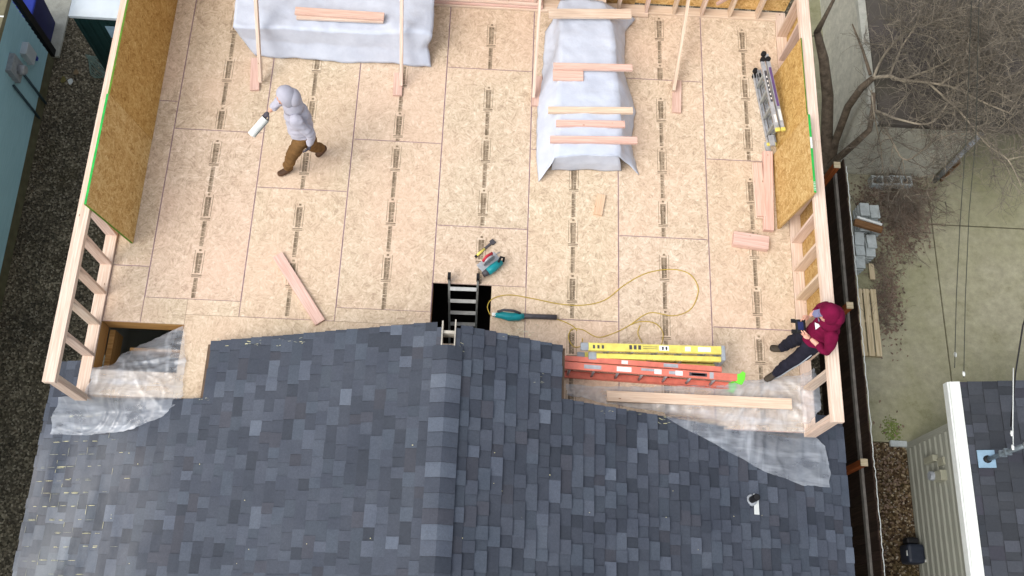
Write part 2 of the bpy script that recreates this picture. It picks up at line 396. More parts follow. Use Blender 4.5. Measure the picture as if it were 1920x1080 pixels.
# concrete patio slabs with open joints
m = MB(); g = .012
xs = [10.25, 12.355, 16.0, 22]; ys = [1.06, 5.1, 9.0, 14, 30]
for i in range(3):
    for j in range(4): m.box(xs[i] + g, xs[i + 1] - g, ys[j] + g, ys[j + 1] - g, GZ - .1, GZ + .012)
struct(m.build('concrete_patio', M_CONC))
m = MB(); m.box(-5.4, -3.74, 7.62, 14, GZ - .1, GZ + .02); struct(m.build('concrete_path', M_CONC2))
def moss_patch(c, r, name, mat_, n=260):
    m = MB()
    for _ in range(n):
        a = random.uniform(0, 6.28); q = r * math.sqrt(random.random()) * random.uniform(.5, 1); p = Vector((c[0] + q * math.cos(a) * .75, c[1] + q * math.sin(a), c[2]))
        s_ = random.uniform(.006, .018); m.ball(p, s_, s_, s_ * .35, n=6)
    return struct(m.build(name, mat_), 'stuff')
moss_patch(U(1672, 806, GZ + .012), .26, 'moss', M_MOSS, 330)

# ------------------------------------------------------------------ the house
house = thing('house', (3.95, 3.3, GZ), 'house under construction with bare board floor, low stud walls and an old dark shingled roof', 'house')
XI0, XI1, XO0, XO1, YB, YF = -.475, 8.37, -.62, 8.515, 6.34, .30
PW = 1.211
# lower storey
m = MB()
for x0, x1, y0, y1 in ((-.62, -.5, .95, 6.5), (8.4, 8.52, .7, 6.5), (-.5, 8.4, 6.38, 6.5)):
    m.box(x0, x1, y0, y1, GZ, -.32)
for x0, x1, y0, y1 in ((-.62, -.5, -8, .95), (8.4, 8.52, -8, .7), (-.5, 8.4, -8, -7.88)):
    m.box(x0, x1, y0, y1, GZ, -.6)
m.build('lower_wall', M_TAUPE, house)
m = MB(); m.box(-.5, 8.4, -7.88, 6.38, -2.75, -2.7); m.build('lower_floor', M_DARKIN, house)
# floor framing
m = MB()
m.box(-.62, 8.52, 6.42, 6.5, -.32, -.02); m.box(XO0, -.54, .35, 6.42, -.32, -.02); m.box(8.44, 8.52, .35, 6.42, -.32, -.02)
H1 = (-.475, .547, .66, 1.29); H2 = (3.64, 4.397, 1.2, 2.012)
y = .38
while y < 6.3:
    for x0, x1 in ((-.53, 8.43),):
        segs = [(x0, x1)]
        for h in (H1, H2):
            if h[2] - .06 < y < h[3] + .02:
                segs = [q for a, b in segs for q in ((a, h[0] - .04), (h[1] + .04, b)) if q[1] - q[0] > .1]
        for a, b in segs: m.box(a, b, y, y + .04, -.30, -.02, c=tone())
    y += .406
for h in (H1, H2):      # trimmers round the openings
    m.box(h[0] - .04, h[0] - .004, h[2], h[3], -.28, -.021, c=tone()); m.box(h[1] + .004, h[1] + .04, h[2], h[3], -.28, -.021, c=tone())
    q = .10 if h is H2 else 0; m.box(h[0], h[1], h[3] + .004 + q, h[3] + .04 + q, -.28, -.021, c=tone()); m.box(h[0], h[1], h[2] - .04, h[2] - .004, -.28, -.021, c=tone())
m.box(-.2, .5, 1.02, 1.06, -.62, -.36, c=tone(.6, .7)); m.box(-.3, .5, .86, .9, -1.1, -.9, c=tone(.6, .7))
m.box(-.47, -.40, .68, 1.27, -.6, -.3, c=tone(.8, .9))
m.build('floor_frame', M_JOIST, house)
fl = MB(); fl.box(-.47, 8.37, .34, 6.3, -.0215, -.0195)      # thin sheet under the panel joints
for i in range(1): pass
# subfloor panels
cx = [XI0 + .0, 0, PW, 2 * PW, 3 * PW, 4 * PW, 5 * PW, 6 * PW, XI1 + .0]
PAN = []
def colp(i, cuts, x0=None, x1=None):
    for a, b in zip(cuts[:-1], cuts[1:]): PAN.append((cx[i] if x0 is None else x0, cx[i + 1] if x1 is None else x1, a, b, True))
colp(0, [1.29, 2.05, 4.488, 6.36]); colp(1, [1.631, 4.069, 6.36]); colp(1, [1.29, 1.631], 0, .547); colp(1, [1.426, 1.631], .547, PW)
colp(2, [1.426, 3.253, 5.69, 6.36]); colp(3, [1.611, 4.049, 6.36]); colp(3, [1.426, 1.611])
PAN.append((.547, 3.0, .34, 1.426, False)); PAN.append((3.0, 3 * PW, .34, 1.426, False)); PAN.append((XI0, .547, .34, .66, False))
colp(4, [2.012, 2.831, 5.269, 6.36]); PAN.append((H2[1], 4 * PW, .34, 2.012, False)); PAN.append((3 * PW, H2[1], .34, 1.2, False))
colp(5, [.34, 1.596, 4.034, 6.36]); colp(6, [.34, .374 + .0, 2.812, 5.25, 6.36][1:]); PAN.append((5 * PW, 6 * PW, .25, .374, False))
colp(7, [.25, 1.59, 4.028, 6.36])
sub = MB(); sub.box(XI0, H1[1], 1.29, 6.36, -.020, -.0185); 
subfloor = MB()
# seam sheet below the joints: frame pieces only, so the openings stay open
for x0, x1, y0, y1 in ((XI0, 3.64, 1.3, 6.36), (4.40, XI1, .25, 6.36), (3.64, 4.40, 2.02, 6.36), (.56, 3.64, .34, 1.3)):
    subfloor.box(x0, x1, y0, y1, -.021, -.0185)
subfloor = subfloor.build('subfloor', M_SEAM, house)
def stamp(m, xc, y0, y1):
    """rows of illegible printed blocks down the middle of a panel"""
    y = y1 - random.uniform(.05, .35); z = .0012
    def q(xa, xb, ya, yb): m.poly([(xa, ya, z), (xb, ya, z), (xb, yb, z), (xa, yb, z)], 1)
    while y > y0 + .2:
        for px_ in (-.06, .06):       # thin rules either side
            if y - .34 > y0: q(xc + px_ - .003, xc + px_ + .003, y - .34, y - .02)
        q(xc - .016, xc + .016, y - .034, y - .006)
        yy = y - .06
        while yy > max(y - .34, y0 + .02):
            wdt = .038 if yy > y - .2 else .033
            q(xc - wdt, xc + wdt, yy - .013, yy)
            q(xc - wdt, xc - wdt * .3, yy - .02, yy - .013); 
            if random.random() < .6: q(xc + wdt * .2, xc + wdt * .8, yy - .02, yy - .013)
            yy -= random.choice((.017, .019, .021))
        if y - .37 > y0: q(xc - .065, xc + .065, y - .375, y - .36); q(xc - .065, xc + .065, y - .395, y - .385)
        yy = y - .41
        while yy > max(y - .77, y0 + .02):
            q(xc - .026, xc + .026, yy - .012, yy); 
            if random.random() < .7: q(xc - .026, xc + .004, yy - .019, yy - .012)
            yy -= random.choice((.016, .018, .021))
        y -= .80
for x0, x1, y0, y1, st_ in PAN:
    m = MB(); e = .002; k = tone(.90, 1.03, .025)
    r = random.uniform(0, 60); u0, v0 = r, r * 1.3
    m.obox((x0 + e, y0 + e, -.018), (x1 - x0 - 2 * e, 0, 0), (0, y1 - y0 - 2 * e, 0), (0, 0, .018), 0, k)
    if st_ and y1 - y0 > .5:
        if x1 < .1: pass
        else: stamp(m, x0 + PW * .5, y0, y1)
        for xx in ((x0 + e, 1), (x1 - e, -1)):       # coloured edge seal
            if abs(xx[0] - XI1) < .05: continue
            a, b = sorted((xx[0], xx[0] + .005 * xx[1])); m.poly([(a, y0 + e, .0009), (b, y0 + e, .0009), (b, y1 - e, .0009), (a, y1 - e, .0009)], 2)
        for yy in ((y0 + e, 1), (y1 - e, -1)):
            a, b = sorted((yy[0], yy[0] + .004 * yy[1])); m.poly([(x0 + .02, a, .0009), (x1 - .02, a, .0009), (x1 - .02, b, .0009), (x0 + .02, b, .0009)], 2)
    m.build('osb_panel', [M_OSBF, M_STAMP, M_SEAM], subfloor)
# knee walls
def studwall(xa, xb, y0, y1, zt, studs, sheath=None):
    m = MB(); W_ = xb - xa
    for z0, z1 in ((.002, .04), (zt - .078, zt - .04), (zt - .038, zt)):
        ye = y0 if z1 < .5 else y0 - .03
        cuts = [ye, y1] if z0 < .5 else ([ye, ye + 3.66, y1] if z1 == zt else [ye, ye + 2.1, y1])
        for a, b in zip(cuts[:-1], cuts[1:]):
            m.obox((xa, a + .001, z0), (0, b - a - .002, 0), (-W_, 0, 0) if 0 else (W_, 0, 0), (0, 0, z1 - z0), 0, tone(.97, 1.06, .02))
    wall = m.build('stud_wall', M_WOOD, house, .003)
    for ys_ in studs:
        m = MB(); m.obox((xa + .002, ys_ - .019, .041), (0, 0, zt - .12), (W_ - .004, 0, 0), (0, .038, 0), 0, tone(.84, 1.0, .06)); m.build('stud', M_WOOD, wall, .002)
    if sheath:
        for a, b in sheath:
            m = MB(); m.obox((sheath_x(xa, xb), a, -.3), (0, b - a, 0), (0, 0, zt + .24), (.011, 0, 0), 0, tone(.8, .95)); m.build('sheathing', M_OSB, wall)
    return wall
def sheath_x(xa, xb): return xb + .002 if xa > 4 else xa - .013
LS = [.275, .315, .83] + [1.24 + .406 * i for i in range(13)]
RS = [.215, .255, .80, 1.20] + [1.61 + .406 * i for i in range(12)]
studwall(XO0, XI0, .255, YB + .14, 1.0, LS, [(4.0, 6.48)])
studwall(XI1, XO1, .195, YB + .14, 1.0, RS, [(1.28, 3.72), (3.725, 6.165)])
# back wall, full height
m = MB(); m.obox((XI0, YB, .002), (XI1 - XI0, 0, 0), (0, .14, 0), (0, 0, .038), 0, tone(1, 1.03)); m.obox((XI0, YB, 2.36), (XI1 - XI0, 0, 0), (0, .14, 0), (0, 0, .076), 0, tone())
bw = m.build('stud_wall', M_WOOD, house, .003)
x = XI0 + .02
while x < XI1:
    m = MB(); m.obox((x, YB + .002, .041), (0, 0, 2.318), (0, .136, 0), (.038, 0, 0), 0, tone(.86, 1, .05)); m.build('stud', M_WOOD, bw, .002); x += .406
m = MB(); m.obox((7.45, YB + .001, .3), (.5, 0, .62), (-.027, 0, .03), (0, .036, 0), 0, tone(.75, .85)); m.build('let_in_brace', M_WOODP, bw)
for a, b in ((XO0 - .0, 1.8), (1.805, 4.24), (4.245, 6.3)):
    m = MB(); m.obox((a, YB + .145, -.28), (b - a, 0, 0), (0, 0, 2.7), (0, .011, 0), 0, tone(.72, .86)); m.build('sheathing', M_OSB, bw)
m = MB(); m.obox((6.305, YB + .145, .07), (2.2, 0, 0), (0, 0, 2.35), (0, .011, 0), 0, tone(1.05, 1.15)); m.build('sheathing', M_OSB, bw)

# ------------------------------------------------------------------ old shingled roof
XR, ZR, SL = 3.92, 1.30, .38
def zr(x): return ZR - SL * abs(x - XR)
PAL = [(55, 61, 71), (61, 67, 78), (66, 72, 83), (70, 77, 88), (77, 84, 96), (64, 67, 76), (68, 76, 87), (87, 95, 107)]
PWT = [3, 4, 4, 3, 1.6, 2, 3, .45]
def shingles(m, side, xa, xb, y0f, y1f, pal=PAL, zf=zr, expo=.143, base=XR, tint=None):
    """laminated shingle courses running along y between distances xa..xb from the ridge"""
    s_ = Vector((side, 0, (zf(base + side) - zf(base)))).normalized(); up = Vector((0, 1, 0)).cross(s_) if side < 0 else s_.cross(Vector((0, 1, 0)))
    if up.z < 0: up = -up
    d = xa; dx = expo * abs(s_.x); off = 0
    while d < xb:
        x0, x1 = base + side * d, base + side * min(d + dx, xb)
        xm = (x0 + x1) / 2; y0, y1 = y0f(xm), y1f(xm)
        A = Vector((x0, 0, zf(x0))); B = Vector((x1, 0, zf(x1)))
        y = y0 - random.uniform(0, .3); up_t = random.random() < .5
        def slab(ya, yb, h0, h1, c):
            ya, yb = max(ya, y0), min(yb, y1)
            if yb - ya < .004: return
            p = [A + Vector((0, ya, 0)) + up * h0, B + Vector((0, ya, 0)) + up * h1, B + Vector((0, yb, 0)) + up * h1, A + Vector((0, yb, 0)) + up * h0]
            b = [v - up * .02 for v in p]
            order = (0, 1, 2, 3) if side > 0 else (3, 2, 1, 0)
            m.poly([p[i] for i in order], 0, c)
            for i, j in ((0, 1), (1, 2), (2, 3)):
                q = [p[i], p[j], b[j], b[i]]; m.poly(q[::-1] if side > 0 else q, 0, tuple(x * .55 for x in c))  # butt faces coloured darker: the course shadow is painted in
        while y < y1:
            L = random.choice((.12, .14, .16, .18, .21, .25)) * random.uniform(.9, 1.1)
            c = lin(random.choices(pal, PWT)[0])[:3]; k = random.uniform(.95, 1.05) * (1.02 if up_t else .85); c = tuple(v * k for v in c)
            if tint: c = tint(xm, y, c)
            slab(y, y + L, .005 if up_t else .001, .026 if up_t else .011, c)
            y += L; up_t = not up_t if random.random() < .82 else up_t
        d += dx
yc_c = U(1057, 628, zr(5.3)).y
YCUT = 1.04
xl = U(383, 690, zr(.95)).x; xrc = U(1059, 690, zr(5.28)).x
ylo = U(374, 746, zr(.95)).y
yr0 = U(1060, 748, zr(5.28)).y; yr1 = U(1250, 779, zr(6.45)).y
print('roof', 'ycut L', U(387, 641, zr(1.1)).y, U(832, 603, ZR).y, 'R', yc_c, U(850, 600, ZR).y, 'xl', xl, 'xr', xrc, 'ylo', ylo, 'yr', yr0, yr1)
def yL(x):
    if x > XR - .1: return .75
    if x > xl: return 1.03 + (x - xl) / (XR - xl) * .04
    return ylo if x > -.62 else .9
def yR(x):
    if x < XR + .1: return .75
    if x < xrc: return 1.05 - (x - XR) / (xrc - XR) * .06
    return min(yr0, yr0 + (yr1 - yr0) * (x - xrc) / 1.17) if x < 8.52 else .62
YS = -5.0
m = MB()
def weathered(x, y, c):  # lightens the lower-left shingle colour: roof sheen painted into it
    n1 = noise.noise(Vector((x * .9 + 3, y * .55, 1.3))); k = max(0, min(1, (-.05 - x) / .7)) * max(0, min(1, (.1 - y) / .5)) * max(0, min(1, .55 + n1 * 1.3))
    return tuple(v * (1 + f * k) for v, f in zip(c, (.12, .14, .06)))
shingles(m, -1, .0, 5.14, lambda x: YS, yL, tint=weathered)  # the weathered tint is roof sheen painted into the lower-left shingles
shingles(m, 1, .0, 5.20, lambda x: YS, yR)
# roof boards below, 4 cm under the shingle faces
def deck(xa, xb, ya, yb):
    p = [(xa, ya, zr(xa) - .012), (xb, ya, zr(xb) - .012), (xb, yb, zr(xb) - .012), (xa, yb, zr(xa) - .012)]
    m.prism([(q[0], q[1], q[2] - .03) for q in p], (0, 0, .028), 1)
deck(XR - .09, XR + .09, YS, .74); deck(xl, XR - .09, YS, 1.0); deck(-1.2, xl, YS, ylo - .01); deck(-1.2, -.64, ylo, .88)
deck(XR + .09, xrc, YS, .97); deck(xrc, 9.1, YS, min(yr0, yr1) - .02); deck(8.53, 9.1, min(yr0, yr1) - .02, .6)
# scuffs of sawdust along the cut
def scuff(px, py, L, wd, ang, mi=2):
    d = ray(px, py); lo, hi = 8.0, 16.0
    for _ in range(40):
        mid = (lo + hi) / 2; p = CAM + d * mid
        if p.z > zr(p.x): lo = mid
        else: hi = mid
    p = CAM + d * lo; sx = Vector((1, 0, -SL if p.x > XR else SL)).normalized(); sy = Vector((0, 1, 0)); up = sx.cross(sy)
    q = p + up * .021; a = sx * math.cos(ang) + sy * math.sin(ang); b = up.cross(a)
    n = 9; pts = [q + a * (math.cos(6.28 * i / n) * L * random.uniform(.6, 1)) + b * (math.sin(6.28 * i / n) * wd * random.uniform(.5, 1)) for i in range(n)]
    m.poly(pts, mi)
for px, py, n, sx_, sy_ in ((470, 640, 16, 60, 8), (560, 637, 8, 60, 6), (960, 622, 14, 90, 14), (1010, 700, 6, 20, 30), (1245, 785, 12, 30, 10), (1180, 768, 8, 60, 6), (385, 745, 6, 10, 6), (870, 650, 4, 15, 12)):
    for _ in range(n): scuff(random.gauss(px, sx_ * .5), random.gauss(py, sy_ * .5) + 4, random.uniform(.006, .045), random.uniform(.002, .006), random.uniform(-.3, .3), 3 if random.random() < .7 else 2)
def edge_glare(x, y, L, wd, along):  # pale dash on a shingle edge, painted glare
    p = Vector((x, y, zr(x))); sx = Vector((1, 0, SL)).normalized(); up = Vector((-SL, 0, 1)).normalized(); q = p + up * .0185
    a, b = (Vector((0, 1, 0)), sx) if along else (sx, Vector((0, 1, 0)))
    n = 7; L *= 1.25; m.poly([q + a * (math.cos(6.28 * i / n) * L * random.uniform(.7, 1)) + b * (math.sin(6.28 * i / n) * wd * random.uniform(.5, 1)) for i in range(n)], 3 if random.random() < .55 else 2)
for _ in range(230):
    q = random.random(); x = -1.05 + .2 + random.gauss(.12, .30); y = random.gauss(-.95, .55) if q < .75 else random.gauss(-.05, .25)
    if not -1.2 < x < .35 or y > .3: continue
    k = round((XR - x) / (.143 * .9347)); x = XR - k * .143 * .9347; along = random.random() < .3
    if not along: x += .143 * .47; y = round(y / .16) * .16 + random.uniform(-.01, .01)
    edge_glare(x, y, random.uniform(.03, .07), random.uniform(.002, .0045), along)
for _ in range(30): scuff(random.uniform(100, 1550), random.uniform(800, 1075), random.uniform(.005, .012), random.uniform(.004, .009), 0)
for sd in (-1, 1):
    for a0 in (.76, .88):
        c = lin(random.choices(PAL, PWT)[0])[:3]; p = [(XR + sd * q, yy, zr(XR + q) + .014) for q, yy in ((.083, a0), (.136, a0), (.136, a0 + .118), (.083, a0 + .118))]; m.poly(p if sd > 0 else p[::-1], 0, c)
roof = m.build('old_roof', [M_SHINW, M_OLDDECK, M_DUST_GLARE, M_SCUFF_GLARE], house)
# ridge caps
y = YS; k = 0
while y < .74:
    m = MB(); c = tuple(v * 1.0 for v in lin(PAL[(3, 7, 1, 4, 7, 2, 0, 4, 7, 5, 3, 1, 7, 2)[k % 14]])[:3]); e = .168; yb = min(y + .21, .78)
    pts = []
    for j in range(9):
        a = -1 + j / 4; pts.append((XR + a * e, ZR - SL * abs(a) * e * (.7 + .3 * abs(a)) + .026))
    for (xa_, za_), (xb_, zb_) in zip(pts[:-1], pts[1:]):
        m.poly([(xa_, y, za_ + .020), (xb_, y, zb_ + .020), (xb_, yb, zb_ + .001), (xa_, yb, za_ + .001)], 0, c)
        m.poly([(xb_, y, zb_ + .020), (xa_, y, za_ + .020), (xa_, y, za_ - .004), (xb_, y, zb_ - .004)], 0, tuple(v * .5 for v in c))
    m.poly([(pts[0][0], y, pts[0][1] + .012), (pts[0][0], yb, pts[0][1]), (pts[0][0], yb, pts[0][1] - .03), (pts[0][0], y, pts[0][1] - .03)], 0, tuple(v * .5 for v in c))
    m.poly([(pts[-1][0], yb, pts[-1][1]), (pts[-1][0], y, pts[-1][1] + .012), (pts[-1][0], y, pts[-1][1] - .03), (pts[-1][0], yb, pts[-1][1] - .03)], 0, tuple(v * .5 for v in c))
    m.build('ridge_cap', M_SHIN, roof); y += .165; k += 1
# cut slot at the ridge: two pale board edges and a block between
m = MB()
m.box(XR - .082, XR - .066, .765, 1.07, 1.10, 1.298); m.box(XR + .066, XR + .080, .765, 1.09, 1.10, 1.302); m.box(XR - .064, XR + .064, .93, .965, 1.12, 1.27)
m.build('ridge_board', M_OLDTRIM, roof)
# cover the open strip either side of the ridge inside the slot
# plumbing vent
vx, vy = None, None
d = ray(1408, 938); lo, hi = 8.0, 16.0
for _ in range(40):
    mid = (lo + hi) / 2; p = CAM + d * mid
    if p.z > zr(p.x): lo = mid
    else: hi = mid
vp = CAM + d * lo
m = MB(); nx = Vector((1, 0, -SL)).normalized(); o = vp + Vector((.03, -.17, 0)); o.z = zr(o.x) + .024
m.obox(o, nx * .075, (0, .25, 0), (0, 0, .003)); fl_ = m.build('vent_flashing', M_TRIMW, roof)
m = MB(); m.tube([vp + Vector((0, 0, -.02)), vp + Vector((0, 0, .05))], [.085, .058], 14); m.build('vent_boot', M_GREYP, roof)
m = MB(); R_ = .042
m.tube([vp, vp + Vector((0, 0, .26))], R_, 14, cap=False); m.tube([vp + Vector((0, 0, .26)), vp + Vector((0, 0, .1))], R_ * .85, 14); m.build('vent_pipe', M_BLACK, roof)

# ------------------------------------------------------------------ loose sheets leaning on the knee walls
def sheet(xb, xt, zt, y0, y1, th, label, side, mats, k, green_end, marks=False):
    bright = green_end or marks
    root = thing('osb_sheet', (xb, y0, 0), label, 'board', 'strand board sheets leaning on the low walls')
    m = MB(); a = Vector((xb, y0, .003)); upv = Vector((xt - xb, 0, zt)); nrm = Vector((0, 1, 0)).cross(upv).normalized() * (-th if side < 0 else th)
    if (nrm.x > 0) != (side > 0): nrm = -nrm
    m.obox(a, (0, y1 - y0, 0), upv, nrm, 0, k); m.build('board_face', M_OSB, root)
    m = MB(); m.obox(a + upv + Vector((0, .001, 0)), (0, y1 - y0 - .002, 0), upv.normalized() * .003, nrm, 0)
    if green_end: m.obox(a - Vector((0, .003, 0)), upv, (0, .003, 0), nrm, 1)
    if marks:
        for q in range(6): m.obox(a + upv * 1.003 + Vector((0, .03 + q * .022, .001)), (0, .008, 0), upv.normalized() * .003, nrm * .8, 2)
        m.obox(a + upv * 1.003 + Vector((0, .62, .001)), (0, .16, 0), upv.normalized() * .003, nrm * .9, 2)
    m.build('painted_edge', [M_GREENP if bright else M_GREEND, M_GREEND, M_TRIMW], root)
    return root
sheet(-.265, -.455, 1.16, 2.36, 3.87, .030, 'lighter strand board sheet with bright green edges leaning on the left low wall', -1, None, (1.0, 1.0, 1.0), True)
sheet(-.262, -.455, 1.13, 3.873, 6.30, .028, 'darker strand board sheet at the far end of the left low wall', -1, None, (.90, .84, .70), False)
sheet(8.205, 8.325, 1.13, 3.02, 4.13, .030, 'short strand board piece with white marks on its green edge, leaning on the right wall', 1, None, (.92, .93, .95), False, True)
sheet(8.262, 8.352, 1.02, 3.55, 5.36, .014, 'strand board sheet behind the folded aluminium ladder on the right wall', 1, None, (.93, .9, .8), False)

# ------------------------------------------------------------------ boards
def board_px(name, a, b, wd, th, z, label, mat_=M_WOODP, cat='board', group='loose boards lying about', k=None, bz=None):
    A = U(a[0], a[1], z); B = U(b[0], b[1], z if bz is None else bz)
    m = MB(); m.beam(A - Vector((0, 0, th)), B - Vector((0, 0, th)), wd, th, c=k or tone(.97, 1.04, .02))
    return tag(m.build(name, mat_, None, .003), label, cat, group)
G2 = 'boards holding the small tarp down'; 
ZT2 = .40
board_px('lumber_board', (1029, 24), (1184, 25), .145, .038, ZT2 + .10, 'pale board across the far end of the small tarp, by the back wall', M_WOOD, group=G2)
board_px('lumber_board', (1038, 123), (1186, 126), .10, .038, ZT2 + .08, 'pinkish board on the small tarp lying over a short thick block', M_WOODP, group=G2)
board_px('wood_block', (1037, 139), (1094, 141), .17, .04, ZT2 + .036, 'short thick wood block half under a pinkish board on the small tarp', M_WOODP, 'block', G2)
board_px('lumber_board', (1028, 205), (1187, 206), .09, .05, ZT2 + .05, 'palest yellowish board across the middle of the small tarp', M_WOOD, group=G2, k=(1.03, 1.0, .93))
board_px('lumber_board', (1043, 230), (1172, 232), .095, .045, ZT2 + .045, 'shorter pink board between two longer boards on the small tarp', M_WOODP, group=G2, k=(1.03, .97, .96))
board_px('lumber_board', (1032, 260), (1195, 262), .095, .05, ZT2 + .05, 'long pink board nearest to the open end of the small tarp', M_WOODP, group=G2, k=(1.03, .96, .95))
Z1 = .52
board_px('lumber_board', (556, 28), (719, 35), .11, .038, Z1 + .045, 'lower of two pinkish boards stacked on the large tarp', M_WOOD, group='boards on the large tarp')
board_px('lumber_board', (553, 19), (720, 30), .115, .038, Z1 + .085, 'upper of two pinkish boards stacked on the large tarp', M_WOODP, group='boards on the large tarp')
for i, (yy, zz, x1_, lb) in enumerate(((6.30, .042, 1215, 'lowest plank lying along the foot of the back wall beside the large tarp'), (6.315, .082, 1018, 'second plank up in the pile along the back wall'), (6.335, .125, 1014, 'third plank up in the pile along the back wall'), (6.37, .17, 1010, 'topmost wide plank on the pile along the back wall'))):
    A = U(700, 10, zz); B = U(x1_, 10, zz); m = MB()
    m.obox((A.x, yy - .02, zz - .036), (B.x - A.x, 0, 0), (0, .14, 0), (0, 0, .036), 0, tone(.98, 1.04)); tag(m.build('lumber_plank', M_WOODP if i % 2 else M_WOOD, None, .003), lb, 'plank', 'planks piled along the back wall')
board_px('lumber_board', (520, 477), (600, 604), .138, .038, .045, 'pink board lying askew on the open floor left of the ladder opening', M_WOODP)
board_px('wood_block', (1128, 364), (1121, 402), .115, .036, .038, 'small flat wood offcut near the open end of the small tarp', M_WOOD, 'block', k=(1.02, .9, .75))
board_px('wood_block', (1376, 445), (1442, 455), .19, .10, .102, 'thick pinkish timber offcut alone on the floor by the right wall', M_WOODP, 'block')
board_px('lumber_board', (1440, 283), (1442, 431), .135, .07, .08, 'longer board beside the folded aluminium ladder on the floor', M_WOODP, k=(.99, .95, .95))
board_px('lumber_board', (1419, 306), (1427, 409), .13, .038, .045, 'lower board of the pair left of the longer board', M_WOOD)
board_px('lumber_board', (1421, 305), (1429, 405), .12, .038, .085, 'upper shorter board on the pair left of the longer board', M_WOODP)
board_px('lumber_board', (1138, 742), (1485, 757), .135, .038, .105, 'long pale board lying on the clear plastic by the orange ladder', M_WOOD, k=(1.04, 1.01, .95))
# temporary braces
G3 = 'temporary braces nailed between floor and back wall'
for (fx, fy), (tx, ty), (c0, c1), lb in (((490, 152), (484, 0), ((479, 108), (477, 168)), 'leftmost slanting brace, standing before the left half of the large tarp'), ((753, 158), (760, 0), ((747, 136), (745, 178)), 'slanting brace in front of the right half of the large tarp'), ((1000, 180), (1011, 0), ((1009, 142), (1005, 198)), 'slanting brace left of the small tarp'), ((1262, 172), (1290, 0), ((1270, 150), (1269, 210)), 'rightmost slanting brace, right of the small tarp')):
    A = U(fx, fy, .04); d = ray(tx, ty); s_ = (YB - .02 - CAM.y) / d.y
    B = CAM + d * s_; k = (B.z - A.z); 
    if k < .3 or k > 3: B = Vector((A.x, YB - .02, 1.6))
    C_ = A + (B - A) * 1.0
    rt = thing('wall_brace', A, lb, 'brace', G3)
    m = MB(); m.beam(A, C_, .042, .085, c=tone(.95, 1.03)); m.build('brace_board', M_WOOD, rt, .002)
    P0, P1 = U(c0[0], c0[1], .042), U(c1[0], c1[1], .042)
    m = MB(); m.beam(P0 - Vector((0, 0, .04)), P1 - Vector((0, 0, .04)), .125, .04, c=tone(.9, 1, .02)); m.build('cleat', M_WOODP, rt, .003)
    print('brace', [round(v, 2) for v in A], [round(v, 2) for v in B])

# ------------------------------------------------------------------ cloth and film surfaces
def loft(name, rows, mat_, wr=.02, nu=40, nv=10, thick=.003, seed=0, freq=3.0, sharp=False):
    """rows: lists of (px,py,z) left to right; each row may have any count; bilinear in between"""
    W_ = [[U(p[0], p[1], p[2]) for p in r] for r in rows]
    def along(r, t_):
        L = [0]
        for a, b in zip(r[:-1], r[1:]): L.append(L[-1] + (b - a).length)
        s_ = t_ * L[-1]
        for i in range(len(r) - 1):
            if s_ <= L[i + 1] or i == len(r) - 2:
                q = (s_ - L[i]) / max(1e-6, L[i + 1] - L[i]); return r[i].lerp(r[i + 1], min(1, q))
    m = MB(); R_ = (len(rows) - 1) * nv
    for j in range(R_ + 1):
        i, q = min(j // nv, len(rows) - 2), j / nv - min(j // nv, len(rows) - 2)
        if not sharp: pass
        for k in range(nu + 1):
            t_ = k / nu; p = along(W_[i], t_).lerp(along(W_[i + 1], t_), q)
            n1 = noise.noise(Vector((p.x * freq, p.y * freq, p.z * freq + seed))); n2 = noise.noise(Vector((p.x * freq * 2.7, p.y * freq * 2.7, p.z * 6 + seed + 9)))
            n3 = noise.noise(Vector((p.x * freq * 1.1 + p.y * freq * 1.6, p.y * freq * .5 - p.x * freq * .4, seed + 3))); ridge = max(0, 1 - abs(n3) * 3.5) * 1.2
            h = wr * (n1 * .8 + n2 * .4 + ridge * .5)
            e = min(1, min(k, nu - k) / 3 + .25)
            p = p + Vector((n2 * wr * .6, n1 * wr * .8, max(h, -.8 * wr) * e)); p.z = max(p.z, .006)
            m.v.append(tuple(p))
    for j in range(R_):
        for k in range(nu): a = j * (nu + 1) + k; m.face((a, a + nu + 1, a + nu + 2, a + 1), sm=True)
    o = m.build(name, mat_)
    s_ = o.modifiers.new('thickness', 'SOLIDIFY'); s_.thickness = thick; s_.offset = 0
    return o
Z = .5
big = loft('tarp', [
    [(455, -70, .02), (640, -70, .02), (800, -64, .02)],
    [(447, -66, Z), (640, -66, Z), (812, -60, Z)],
    [(442, 0, Z), (600, 2, Z), (815, 8, Z)],
    [(437, 50, Z - .02), (560, 56, Z), (700, 62, Z), (800, 62, Z), (811, 66, Z - .05)],
    [(452, 72, .26), (560, 82, .22), (700, 90, .24), (790, 92, .26), (803, 88, .22)],
    [(479, 106, .012), (560, 112, .012), (640, 117, .012), (740, 121, .012), (790, 126, .012), (809, 127, .012)]],
    M_TARP, .028, 60, 8, seed=3, freq=2.6)
tag(big, 'large white tarp draped over a low wide stack by the back wall', 'tarp')
